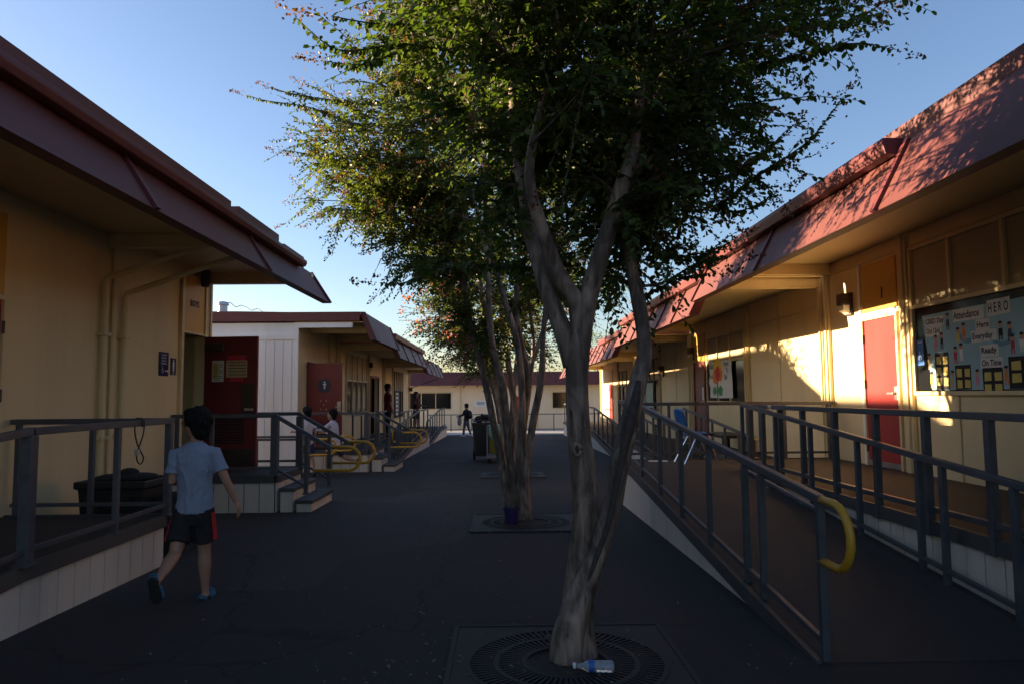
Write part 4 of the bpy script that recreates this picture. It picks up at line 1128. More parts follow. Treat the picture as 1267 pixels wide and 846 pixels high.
far_tree('green tree top showing over the far end of the right eave',7.6,56,6.0,1.6,M['leaf_yellow'])
print('LEAVES',n1_,n2_,n3_,n4_)

# tree grates, soil and the pot
def grate(label, cx, cy, half, inner, ring):
    z=gz(cy); sl_=-.016
    t=thing('tree_grate',label,'tree grate',(cx,cy,z),0,'square tree grates')
    Z=lambda y,o: gz(y)+o
    b=MB(); k=48; vs=[]; fs=[]
    for i in range(k):
        a=2*PI*i/k; c,s=math.cos(a),math.sin(a); m=max(abs(c),abs(s))
        for rr in (ring, half/m):
            x=cx+c*rr;y=cy+s*rr
            vs.append((x,y,Z(y,.014)))
    for i in range(k):
        j=(i+1)%k; fs.append((2*i,2*i+1,2*j+1,2*j))
    b.add(vs,fs); part('plate',b,M['grate'],t,fixn=False)
    b=MB()
    for (x0,y0,x1,y1) in ((cx-half,cy-half,cx+half,cy-half),(cx+half,cy-half,cx+half,cy+half),(cx+half,cy+half,cx-half,cy+half),(cx-half,cy+half,cx-half,cy-half)):
        b.bar((x0,y0,Z(y0,.008)),(x1,y1,Z(y1,.008)),.03,.024)
    part('frame',b,M['grate'],t)
    b=MB()
    rs=[inner+(ring-inner)*f for f in (0,.5,1)]
    for q in range(2):
        n=64 if q==0 else 88
        for i in range(n):
            a=2*PI*i/n; c,s=math.cos(a),math.sin(a)
            b.bar((cx+c*rs[q],cy+s*rs[q],Z(cy+s*rs[q],.009)),(cx+c*rs[q+1],cy+s*rs[q+1],Z(cy+s*rs[q+1],.009)),.016,.014)
    for r_ in rs:
        for i in range(40):
            a0,a1=2*PI*i/40,2*PI*(i+1)/40
            b.bar((cx+math.cos(a0)*r_,cy+math.sin(a0)*r_,Z(cy+math.sin(a0)*r_,.01)),(cx+math.cos(a1)*r_,cy+math.sin(a1)*r_,Z(cy+math.sin(a1)*r_,.01)),.03,.015)
    part('bars',b,M['grate'],t)
    b=MB(); b.plate([(cx+math.cos(2*PI*i/32)*ring*1.01,cy+math.sin(2*PI*i/32)*ring*1.01,Z(cy+math.sin(2*PI*i/32)*ring,.004)) for i in range(32)],(0,0,-.002))
    part('soil',b,M['soil'],t)
grate('cast iron grate with radial slots round the nearest trunk',.36,4.1,.66,.24,.56)
grate('iron grate round the clump of thin stems and purple pot',.3,8.95,.66,.3,.56)
grate('iron grate at the foot of the pink flowering tree',.24,15.2,.66,.24,.56)
b=MB()
for i in range(650):
    y=rng.choice([rng.uniform(2.6,9),rng.uniform(3,25),rng.normal(4.1,.5),rng.normal(9,.7)]); x=rng.choice([rng.normal(.3,.7),rng.uniform(-3,1.8),rng.normal(-.2,.5)])
    if y<2.2 or x>1.75 or x<-2.3: continue
    a=rng.uniform(0,6.28);l=rng.uniform(.006,.02);z=gz(y)+.018
    dx,dy=math.cos(a)*l,math.sin(a)*l
    b.add([(x-dx,y-dy,z-.008),(x+dy*.45,y-dx*.45,z+rng.uniform(0,.008)),(x+dx,y+dy,z-.004+rng.uniform(0,.01)),(x-dy*.45,y+dx*.45,z)],[(0,1,2,3)])
single('leaf_litter',b,M['litter'],'scattered dry leaves and petals on the dark asphalt','leaf litter',(0,5,gz(5)),kind='stuff',fixn=False)
# ------------------------------------------------------------------ signs and posters
UZ=Vector((0,0,1))
def wpt(T,a,n,z): return Vector(T((a,n,z)))
def ring_strip(mb,c,right,up,r,w,a0=0,a1=2*PI,n=20):
    c=Vector(c);right=Vector(right);up=Vector(up)
    for i in range(n):
        t0=a0+(a1-a0)*i/n;t1=a0+(a1-a0)*(i+1)/n
        q=[c+right*(math.cos(t)*rr)+up*(math.sin(t)*rr) for t,rr in ((t0,r-w/2),(t0,r+w/2),(t1,r+w/2),(t1,r-w/2))]
        mb.add(q,[(0,1,2,3)])
def flat_bar(mb,o,right,up,p,q,w):
    o=Vector(o);right=Vector(right);up=Vector(up)
    d=Vector((q[0]-p[0],q[1]-p[1])).normalized();nx,ny=-d.y*w/2,d.x*w/2
    mb.add([o+right*(x)+up*(y) for x,y in ((p[0]+nx,p[1]+ny),(p[0]-nx,p[1]-ny),(q[0]-nx,q[1]-ny),(q[0]+nx,q[1]+ny))],[(0,1,2,3)])
def wheelchair(mb,o,right,up,s):
    o=Vector(o);right=Vector(right);up=Vector(up)
    nn=right.cross(up)
    mb.add([o+right*(math.cos(2*PI*i/12)*.11*s-.1*s)+up*(math.sin(2*PI*i/12)*.11*s+.78*s) for i in range(12)],[tuple(range(12))])
    flat_bar(mb,o,right,up,(-.1*s,.66*s),(-.06*s,.1*s),.12*s)
    flat_bar(mb,o,right,up,(-.08*s,.4*s),(.22*s,.4*s),.08*s)
    flat_bar(mb,o,right,up,(-.06*s,.13*s),(.25*s,.13*s),.1*s)
    flat_bar(mb,o,right,up,(.22*s,.13*s),(.4*s,-.3*s),.1*s)
    ring_strip(mb,o+right*(-.02*s)+up*(-.05*s),right,up,.33*s,.08*s,PI*.75,PI*1.95,16)
lr=Vector((0,1,0)); ln=Vector((1,0,0))
# two restroom signs on the near left wall
def wall_plate(name,label,cat,T,a0,a1,z0,z1,m,n0=.004,t=.008):
    th=thing(name,label,cat,T(((a0+a1)/2,n0,z0)))
    b=MB(T);b.box(a0,n0,z0,a1,n0+t,z1);part('plate',b,M[m],th,bevel=.002)
    return th
s1=wall_plate('restroom_sign','larger navy restroom sign with white lettering, wheelchair and arrow','sign',TL,9.72,9.99,1.76,2.09,'navy')
b=MB()
for i,tx in enumerate(('Accessible','Restroom','Located in','Next Room')): b.text(tx,wpt(TL,9.855,.0125,2.04-i*.04),lr,UZ,.037,.0003,.0006,'CENTER',.9)
part('lettering',b,M['white'],s1,fixn=False)
b=MB();wheelchair(b,wpt(TL,9.82,.0128,1.83),lr,UZ,.075)
flat_bar(b,wpt(TL,9.93,.0128,1.83),lr,UZ,(-.04,0),(.03,0),.014);b.add([wpt(TL,9.955,.0128,1.855),wpt(TL,9.955,.0128,1.805),wpt(TL,9.98,.0128,1.83)],[(0,1,2)])
part('symbol',b,M['white'],s1,fixn=False)
s2=wall_plate('restroom_sign','smaller navy sign with a white standing figure beside the open door','sign',TL,10.06,10.22,1.78,2.02,'navy')
b=MB();b.disc(wpt(TL,10.14,.0125,1.99),lr,UZ,.016,.0004,12);flat_bar(b,wpt(TL,10.14,.0128,1.9),lr,UZ,(0,.07),(0,-.02),.055);flat_bar(b,wpt(TL,10.14,.0128,1.9),lr,UZ,(-.013,-.02),(-.013,-.075),.02);flat_bar(b,wpt(TL,10.14,.0128,1.9),lr,UZ,(.013,-.02),(.013,-.075),.02)
b.text('BOYS',wpt(TL,10.14,.0125,1.79),lr,UZ,.032,.0003,.0004,'CENTER')
part('symbol',b,M['white'],s2,fixn=False)

rr_=Vector((0,-1,0)); rn=Vector((-1,0,0))
def RU(u,z,a0,off): return wpt(TR,a0-u,off,z)
def rrect(mb,a0,u0,u1,z0,z1,off,jit=0.0):
    j=lambda: random.uniform(-jit,jit)
    mb.plate([RU(u0+j(),z0+j(),a0,off),RU(u1+j(),z0+j(),a0,off),RU(u1+j(),z1+j(),a0,off),RU(u0+j(),z1+j(),a0,off)],rn*.0012)
# the attendance banner in the near right window
A0=8.52
po=thing('paper_banner','blue paper attendance banner with black paper towers, taped across the near right window','poster',(5.2,7.4,1.47))
b=MB();pts=[]
top=[(0,2.375),(.4,2.38),(.9,2.385),(1.5,2.38),(2.4,2.385)];bot=[(2.4,1.475),(1.5,1.475),(.8,1.472),(.35,1.475),(.13,1.478),(.1,1.75),(.05,2.05)]
b.plate([RU(u,z,A0,.016) for u,z in bot+top],rn*.002);part('sheet',b,M['blue_paper'],po)
lines=[('CBED Day',.07,2.265,.085,.41),('Oct 12nd',.08,2.15,.085,.37),('Attendance',.6,2.27,.115,1.10),('H E R O',1.17,2.28,.14,1.50),('Here',.98,2.14,.09,1.18),('Everyday',.90,2.02,.09,1.28),('Ready',1.03,1.86,.09,1.29),('On Time',1.03,1.725,.09,1.34)]
for tx,u,z,s,u1 in lines:
    b=MB();rrect(b,A0,u-.015,u1,z-.035,z+s*.95,.0185,.006);wsn=part('word_strip',b,M['paper'],po)
    b=MB();b.text(tx,RU(u,z,A0,.021),rr_,UZ,s,.0004,.0022,'LEFT',(u1-u)/(len(tx)*s*.54));part('lettering',b,M['ink'],wsn,fixn=False)
for u0,u1,zt_,nc,nr in ((.22,.47,1.91,2,3),(.58,.85,1.755,2,2),(1.03,1.34,1.70,2,2),(1.43,1.82,1.80,2,2),(2.0,2.3,1.85,2,3)):
    b=MB();rrect(b,A0,u0,u1,1.476,zt_,.0185,.006);tw=part('paper_tower',b,M['black_paper'],po)
    b=MB();dw=(u1-u0)/nc
    for c in range(nc):
        for r_ in range(nr):
            zz=zt_-.045-r_*.125
            rrect(b,A0,u0+c*dw+dw*.2,u0+(c+1)*dw-dw*.14,zz-.09,zz,.0205,.004)
    part('paper_windows',b,M['yellow_paper'],tw)
kids=[(.25,1.93),(.36,1.95),(.49,2.16),(.60,1.77),(.70,1.80),(.76,2.02),(.66,1.98),(.53,1.5),(.95,1.5),(1.34,1.98),(1.47,1.96),(1.5,1.83),(1.63,1.84),(1.39,1.52),(.14,1.5),(.11,1.72),(1.75,2.1),(1.9,1.6),(2.1,2.05)]
cols=['pink_paper','red_paper','yellow_paper','black_paper','white','tan_paper','navy','orange_paint']
for i,(u,z) in enumerate(kids):
    cm=cols[i*3%len(cols)]
    b=MB();rrect(b,A0,u-.028,u+.028,z+.05,z+.13,.0187,.008)
    flat_bar(b,RU(u,z+.05,A0,.0195),rr_,UZ,(-.015,.005),(-.018,-.05),.018);flat_bar(b,RU(u,z+.05,A0,.0195),rr_,UZ,(.015,.005),(.02,-.05),.018)
    k=part('paper_child',b,M[cm],po)
    b=MB();b.disc(RU(u,z+.16,A0,.0187),rr_,UZ,.033,.0012,12);part('paper_face',b,M['skin_paper'],k)
    b=MB();b.disc(RU(u,z+.183,A0,.0202),rr_,UZ,.03,.0008,10,.016);part('paper_hair',b,M['ink'],k)
b=MB()
for (u,z,w_) in ((.82,2.07,.2),(1.36,2.03,.24)):
    ring_strip(b,RU(u,z+.1,A0,.0186),rr_,UZ,w_*.8,.05,PI*1.15,PI*1.85,10)
part('paper_swag',b,mat('mid_blue_paper',(.14,.3,.42),.85),po,fixn=False)
ws=wall_plate('access_sign','small blue wheelchair sign at the corner of the bannered window','sign',TR,8.53,8.66,1.78,2.1,'blue_sign',.0125,.004)
b=MB();wheelchair(b,wpt(TR,8.6,.0170,1.88),rr_,UZ,.085);b.text('MAIN',wpt(TR,8.595,.0170,2.05),rr_,UZ,.035,.0002,.0005,'CENTER');part('symbol',b,M['white'],ws,fixn=False)
# tulip banner on the second building
A1=17.25
tb_=thing('paper_banner','white paper banner with a painted red and yellow tulip in the second right window','poster',(5.2,16.4,1.33))
b=MB();b.plate([RU(u,z,A1,.064) for u,z in ((.02,1.36),(.6,1.35),(1.3,1.355),(1.72,1.36),(1.70,1.75),(1.66,2.0),(1.68,2.2),(1.2,2.24),(.7,2.2),(.0,2.2),(.03,1.9),(-.05,1.72),(.04,1.6))],rn*.002);part('sheet',b,M['paper'],tb_)
def blob(mb,a0,c,r,off,n=16,wob=.12,sd=1):
    u,z=c
    mb.plate([RU(u+math.cos(2*PI*i/n)*r[0]*(1+wob*math.sin(3*i+sd)),z+math.sin(2*PI*i/n)*r[1]*(1+wob*math.cos(2*i+sd)),a0,off) for i in range(n)],rn*.0012)
b=MB();blob(b,A1,(.62,1.55),(.07,.22),.0665,sd=2);blob(b,A1,(.40,1.52),(.13,.1),.0668);blob(b,A1,(.85,1.52),(.17,.12),.0669,sd=4);part('painted_stem',b,M['green_paint'],tb_)
b=MB();blob(b,A1,(.66,2.1),(.33,.18),.0672);part('painted_petal',b,M['yellow_print'],tb_)
b=MB();blob(b,A1,(.52,1.86),(.26,.17),.0685,sd=3);blob(b,A1,(.8,1.9),(.24,.16),.0688,sd=5);part('painted_petal',b,M['orange_paint'],tb_)
b=MB();blob(b,A1,(.66,1.93),(.17,.17),.0705,sd=6);part('painted_petal',b,M['red_paint'],tb_)
for tx,u,z,s in (('Glad',-.0+.03,2.06,.17),("You're",.02,1.82,.14),('Here',1.12,2.08,.17),('To',1.28,1.94,.15),('Be!',1.15,1.78,.17)): 
    b=MB();b.text(tx,RU(u,z,A1,.0672),rr_,UZ,s,.0003,.004);part('lettering',b,M['ink'],tb_,fixn=False)
pb=thing('paper_poster','pale green drawing pinned in the window of the third right building','poster',(5.2,24,1.1))
b=MB(TR);b.box(23.75,.065,1.0,24.9,.068,1.85);part('sheet',b,mat('pale_green_paper',(.35,.45,.4),.8,.3,9),pb)
pp=thing('paper_poster','narrow white poster beside the last windows of the left row','poster',(-4.7,31.5,.7))
b=MB(TL);b.box(31.1,.065,.62,31.9,.07,1.62);part('sheet',b,M['paper'],pp)
b=MB(TL)
for i in range(5): b.box(31.25,.0705,.72+i*.18,31.75,.072,.8+i*.18)
part('printing',b,M['ink'],pp)

# ------------------------------------------------------------------ objects
# plastic bottle lying by the trunk
clear=bpy.data.materials.new('clear_plastic');clear.use_nodes=True
_b=clear.node_tree.nodes['Principled BSDF'];_b.inputs['Base Color'].default_value=(.8,.88,.95,1);_b.inputs['Roughness'].default_value=.12;_b.inputs['Transmission Weight'].default_value=.75;_b.inputs['IOR'].default_value=1.3
pA=P(713,822,3.93)
bt=thing('plastic_bottle','clear plastic water bottle with a blue label lying on the iron grate','bottle',(pA.x,3.93,gz(3.93)+.05),R(-6))
prof=[(0,.013),(.02,.0135),(.035,.018),(.055,.029),(.07,.0315),(.1,.031),(.105,.029),(.115,.0315),(.13,.029),(.145,.0315),(.16,.029),(.175,.0315),(.195,.031),(.203,.024)]
b=MB();b.tube([(x,0,0) for x,_ in prof],[r for _,r in prof],18);part('body',b,clear,bt,local=True,smooth=True)
b=MB();b.tube([(-.018,0,0),(-.003,0,0)],.0155,14);part('cap',b,M['white'],bt,local=True)
b=MB();b.tube([(.068,0,0),(.098,0,0)],[.0322,.0322],18,cap=False);part('label',b,M['blue_sign'],bt,local=True,smooth=True)
# purple pot with dry twigs
px_=P(633,645,8.85)
pt=thing('flower_pot','purple plastic pot at the foot of the thin stemmed clump','pot',(px_.x,8.85,gz(8.85)+.012))
b=MB();b.rings([(0,0,0,.075,.075),(0,0,.17,.098,.098),(0,0,.172,.108,.108),(0,0,.205,.11,.11),(0,0,.206,.1,.1),(0,0,.18,.096,.096)],22);part('body',b,M['purple_pot'],pt,local=True,smooth=False)
b=MB();b.rings([(0,0,.178,.095,.095),(0,0,.186,.09,.09)],16);part('earth',b,M['soil'],pt,local=True)
b=MB()
for i in range(26):
    a=rng.uniform(0,6.28);q=rng.uniform(.05,.16);h_=rng.uniform(.2,.42)
    b.tube([(math.cos(a)*.03,math.sin(a)*.03,.18),(math.cos(a)*q*.6,math.sin(a)*q*.6,.18+h_*.6),(math.cos(a)*q,math.sin(a)*q,.18+h_)],[.003,.002,.001],3,cap=False)
part('dry_stems',b,M['litter'],pt,local=True)
# wheeled bin
def wheel(name,parent,c,r,w,axis='X'):
    b=MB();c=Vector(c);d=Vector((w/2,0,0)) if axis=='X' else Vector((0,w/2,0))
    b.tube([c-d,c+d],r,16);return part(name,b,M['rubber'],parent,local=True)
bx=P(597,560,19.6)
bn=thing('wheeled_bin','dark grey wheeled rubbish bin with refuse poking out under its lid','bin',(bx.x,19.6,gz(19.6)),R(8))
b=MB();vs=[]
for z,hx_,hy_ in ((.12,.2,.22),(.3,.215,.245),(.95,.255,.29),(.98,.27,.305),(1.03,.27,.305)):
    vs+= [(-hx_,-hy_,z),(hx_,-hy_,z),(hx_,hy_,z),(-hx_,hy_,z)]
fs=[(3,2,1,0),(16,17,18,19)]
for i in range(4):
    for j in range(4): fs.append((i*4+j,i*4+(j+1)%4,(i+1)*4+(j+1)%4,(i+1)*4+j))
b.add(vs,fs);part('body',b,M['bin'],bn,local=True,bevel=.012)
b=MB();b.plate([(-.285,-.31,1.06),(.285,-.31,1.06),(.275,.32,1.10),(-.275,.32,1.10)],(0,0,.03));part('lid',b,M['bin'],bn,local=True,bevel=.008)
b=MB();b.tube([(-.22,.36,1.0),(.22,.36,1.0)],.016,8);part('handle',b,M['bin'],bn,local=True)
for sx in (-.21,.21): wheel('wheel',bn,(sx,.2,.13),.13,.05)
b=MB();b.ball((-.1,-.1,1.12),.13,.12,.1);b.ball((.1,0,1.14),.14,.12,.1);b.ball((-.02,-.15,1.2),.05,.05,.08);part('refuse',b,M['black_cloth'],bn,local=True,smooth=True)
# janitor cart
cx_=P(616,560,18.9)
jc=thing('cleaning_cart','grey and yellow cleaning cart with a pale green bag, behind the thin stems','cart',(cx_.x,18.9,gz(18.9)),R(-5))
b=MB();b.box(-.27,-.42,.12,.27,.42,.2);part('base',b,M['cart_grey'],jc,local=True,bevel=.015)
for sx in (-.24,.24):
    for sy in (-.38,.38):
        b=MB();b.box(sx-.022,sy-.022,.2,sx+.022,sy+.022,.95);part('upright',b,M['cart_grey'],jc,local=True)
b=MB();b.box(-.26,-.4,.93,.26,.4,.97);part('top_frame',b,M['cart_grey'],jc,local=True,bevel=.01)
b=MB();b.rings([(0,.08,.22,.2,.22),(0,.08,.5,.23,.27),(0,.08,.9,.24,.28)],14);part('bucket',b,M['cart_yellow'],jc,local=True)
b=MB();b.rings([(-.05,-.3,.6,.09,.08),(-.05,-.3,.72,.17,.13),(-.05,-.3,.88,.2,.15),(-.05,-.3,.98,.17,.12),(-.05,-.28,1.02,.06,.05)],14);part('bag',b,M['bag_green'],jc,local=True,smooth=True)
for sx in (-.22,.22):
    for sy in (-.36,.36): wheel('wheel',jc,(sx,sy,.06),.06,.035)
# black tub heap beyond the near left deck
tg=thing('storage_tub','wide black plastic tub standing by the downpipes behind the end railing','tub',(-3.93,7.5,gz(7.5)))
b=MB();vs=[];fs=[(3,2,1,0)]
for z,hx_,hy_ in ((.0,.28,.24),(.66,.33,.28),(.67,.36,.31),(.74,.36,.31),(.74,.32,.27),(.6,.3,.26)): vs+=[(-hx_,-hy_,z),(hx_,-hy_,z),(hx_,hy_,z),(-hx_,hy_,z)]
for i in range(5):
    for j in range(4): fs.append((i*4+j,i*4+(j+1)%4,(i+1)*4+(j+1)%4,(i+1)*4+j))
fs.append((20,21,22,23));b.add(vs,fs);part('body',b,M['black'],tg,local=True,bevel=.012)
b=MB()
for i in range(5): b.box(-.26+i*.12,-.285,.1,-.235+i*.12,-.255,.6)
part('ribs',b,M['black'],tg,local=True)
cg=thing('black_cushions','stack of black padded cushions piled on the wide black tub','cushions',(-3.93,7.5,gz(7.5)+.74))
for i,(x,y,z,rx,ry,rz_) in enumerate(((-.1,0,.0,.22,.22,.05),(.12,.02,.01,.2,.2,.045),(.02,.03,.05,.1,.1,.055))):
    b=MB();b.ball((x,y,z),rx,ry,rz_,18,10);part('cushion',b,M['black_cloth'],cg,local=True,smooth=True)
tg2=thing('storage_tub','lower grey black crate beside the wide black tub, nearer the post','tub',(-3.42,7.5,gz(7.5)))
b=MB();vs=[];fs=[(3,2,1,0)]
for z,hx_,hy_ in ((.0,.2,.2),(.44,.24,.24),(.5,.25,.25),(.5,.22,.22),(.3,.2,.2)): vs+=[(-hx_,-hy_,z),(hx_,-hy_,z),(hx_,hy_,z),(-hx_,hy_,z)]
for i in range(4):
    for j in range(4): fs.append((i*4+j,i*4+(j+1)%4,(i+1)*4+(j+1)%4,(i+1)*4+j))
fs.append((16,17,18,19));b.add(vs,fs);part('body',b,M['bin'],tg2,local=True,bevel=.012)
b=MB();b.ball((0,0,.5),.2,.19,.1,14,8);part('cloth',b,M['black_cloth'],tg2,local=True,smooth=True)
# cable loop on the railing
b=MB();Yc=6.22;xc=-3.16;zc=1.262
path=[(xc+.035,Yc-.01,zc-.06),(xc+.03,Yc,zc+.008),(xc,Yc,zc+.014),(xc-.03,Yc,zc+.006),(xc-.036,Yc+.005,zc-.1),(xc-.02,Yc+.03,zc-.22),(xc+.02,Yc+.055,zc-.33),(xc+.02,Yc+.0,zc-.38),(xc+.02,Yc-.06,zc-.33),(xc+.02,Yc-.045,zc-.26),(xc+.035,Yc,zc-.14),(xc+.036,Yc+.02,zc-.06),(xc+.032,Yc+.02,zc+.0)]
c_,_=catmull([Vector(p) for p in path],[.006]*len(path),6)
cl=thing('cable_lock','black cable loop with a small padlock hanging on the near left railing','cable',(xc,Yc,zc))
b.tube(c_,.0065,8);part('cable',b,M['cable'],cl,smooth=True)
b=MB();b.box(xc+.002,Yc-.07,zc-.3,xc+.035,Yc-.035,zc-.25);part('padlock',b,M['steel'],cl,bevel=.005)
# blue school chair
ch=thing('school_chair','blue plastic school chair with chrome legs on the right landing','chair',(2.86,10.35,.44),R(-82))
def shell(mb,rows,th):
    n=len(rows[0]);k=len(rows);vs=[];fs=[]
    for off in (0,1):
        for r_ in rows:
            for p in r_: vs.append(Vector(p)+Vector((0,0,-th*off)) if False else Vector((p[0],p[1]-(th*.7 if off else 0),p[2]-(th*.7 if off else 0))))
    for i in range(k-1):
        for j in range(n-1):
            a=i*n+j;fs.append((a,a+1,a+n+1,a+n));o=k*n;fs.append((o+a,o+a+n,o+a+n+1,o+a+1))
    o=k*n
    for j in range(n-1): fs.append((j,o+j,o+j+1,j+1));a=(k-1)*n+j;fs.append((a,a+1,o+a+1,o+a))
    for i in range(k-1): a=i*n;fs.append((a,a+n,o+a+n,o+a));a=i*n+n-1;fs.append((a,o+a,o+a+n,a+n))
    mb.add(vs,fs)
b=MB();rows=[]
for (y,z,w_) in ((.22,.43,.17),(.2,.445,.2),(.1,.445,.215),(0,.435,.215),(-.1,.435,.205),(-.18,.445,.19)): rows.append([(w_*t,y,z-.018*(1-abs(t)**2)+.01*(abs(t)>.9)) for t in (-1,-.75,-.4,0,.4,.75,1)])
shell(b,rows,.012);part('seat',b,M['blue_seat'],ch,local=True,smooth=True)
b=MB();rows=[]
for (y,z,w_) in ((-.2,.52,.17),(-.215,.58,.195),(-.235,.66,.2),(-.255,.74,.19),(-.27,.79,.16),(-.273,.8,.12)): rows.append([(w_*t,y-.02*(1-abs(t)**2),z) for t in (-1,-.75,-.4,0,.4,.75,1)])
shell(b,rows,.012);part('backrest',b,M['blue_seat'],ch,local=True,smooth=True)
for sx in (-1,1):
    b=MB();b.tube([(sx*.15,.12,.42),(sx*.19,.24,.01)],.011,8);part('leg',b,M['chrome'],ch,local=True)
    b=MB();b.tube([(sx*.15,-.05,.42),(sx*.19,-.27,.01)],.011,8);part('leg',b,M['chrome'],ch,local=True)
    b=MB();b.tube([(sx*.15,.14,.418),(sx*.15,-.15,.418),(sx*.15,-.21,.46),(sx*.15,-.245,.7)],.011,8);part('back_frame',b,M['chrome'],ch,local=True)
sh=single('paper_sheet',MB().plate([(2.22,10.66,.444),(2.5,10.62,.444),(2.53,10.82,.445),(2.25,10.85,.444)],(0,0,.001)),M['white'],'loose white sheet lying on the landing by the blue chair','paper',(2.37,10.7,.444))
lb=thing('low_bench','low black bench on the second right deck beyond the cross railing','bench',(4.78,15.0,.25))
b=MB();b.box(-.3,-.7,.3,.3,.7,.36);part('top',b,M['black'],lb,local=True,bevel=.01)
for sx in (-.24,.24):
    for sy in (-.6,.6):
        b=MB();b.box(sx-.03,sy-.03,0,sx+.03,sy+.03,.3);part('leg',b,M['black'],lb,local=True)
# roof vent and its wire
vt=thing('roof_vent','galvanised roof vent with a flared collar on the white sided building','vent',(-7.35,18.6,3.45))
b=MB();b.rings([(0,0,0,.24,.24),(0,0,.06,.17,.17),(0,0,.08,.12,.12),(0,0,.42,.12,.12),(0,0,.43,.16,.16),(0,0,.5,.15,.15),(0,0,.53,.05,.05)],18);part('stack',b,M['vent'],vt,local=True)
wp=[];
for i in range(13):
    t=i/12;wp.append((-7.25+2.05*t,18.5-1.0*t,3.93-.52*t+.05*math.sin(i*2.3)))
single('overhead_wire',MB().tube(wp,.009,5),M['cable_wire'],'thin kinked wire running from the roof vent over the white building','wire',wp[0])

# ------------------------------------------------------------------ people
def remeshed(name,mb,voxel,m,parent,smooth=4,label=None,fold=0.0,ff=1.0):
    me=mb.mesh(name,m,None,False,True)
    o=bpy.data.objects.new(name,me);COL.objects.link(o)
    r_=o.modifiers.new('r','REMESH');r_.mode='VOXEL';r_.voxel_size=voxel;r_.use_smooth_shade=True
    s_=o.modifiers.new('s','SMOOTH');s_.factor=.5;s_.iterations=smooth
    dg=bpy.context.evaluated_depsgraph_get();dg.update()
    me2=bpy.data.meshes.new_from_object(o.evaluated_get(dg))
    o.modifiers.clear();o.data=me2;bpy.data.meshes.remove(me)
    me2.name=name
    if fold:
        nn_=[v.normal.copy() for v in me2.vertices]
        for v,nv in zip(me2.vertices,nn_):
            c=v.co;q=Vector((c.x*9+c.z*5,c.y*9,c.z*4.5-c.x*3))*ff
            f_=1-abs(mnoise.noise(q));g_=mnoise.noise(q*.45+Vector((3,1,7)))
            v.co=c+nv*fold*((f_**3)*1.5-.7+g_*.9)
        me2.update()
    if not me2.materials: me2.materials.append(m)
    o.parent=parent
    if label:o['label']=label
    return o
def hand(mb,w,d,pn,th,s=1.0,curl=.5):
    """w wrist, d along the hand, pn palm normal, th towards the thumb side"""
    d=d.normalized();th=(th-d*th.dot(d)).normalized();pn=d.cross(th)*(1 if pn.dot(d.cross(th))>0 else -1)
    Mx=Matrix((th,pn,d)).transposed()
    mb.ball(w+d*.045*s,.036*s,.016*s,.052*s,12,8,Mx)
    for i,(o,l) in enumerate(((.027,.064),(.009,.072),(-.009,.067),(-.026,.052))):
        p=w+d*.078*s+th*o*s;cur=d;pts=[w+d*.05*s+th*o*.7*s,p]
        for k,f in enumerate((.42,.32,.26)):
            a=curl*(.5+.35*k+.08*i);cur=(d*math.cos(a)+pn*math.sin(a)).normalized();p=p+cur*l*f*s;pts.append(p)
        mb.tube(pts,[.0092*s,.0095*s,.0085*s,.008*s,.0068*s],8,round_ends=True)
    p=w+d*.025*s+th*.028*s;td=(d*.7+th*.65+pn*.3).normalized();q=p+td*.034*s;r_=q+(td*.6+d*.6).normalized()*.028*s
    mb.tube([w+d*.015*s+th*.012*s,p,q,r_],[.012*s,.012*s,.0095*s,.0075*s],8,round_ends=True)
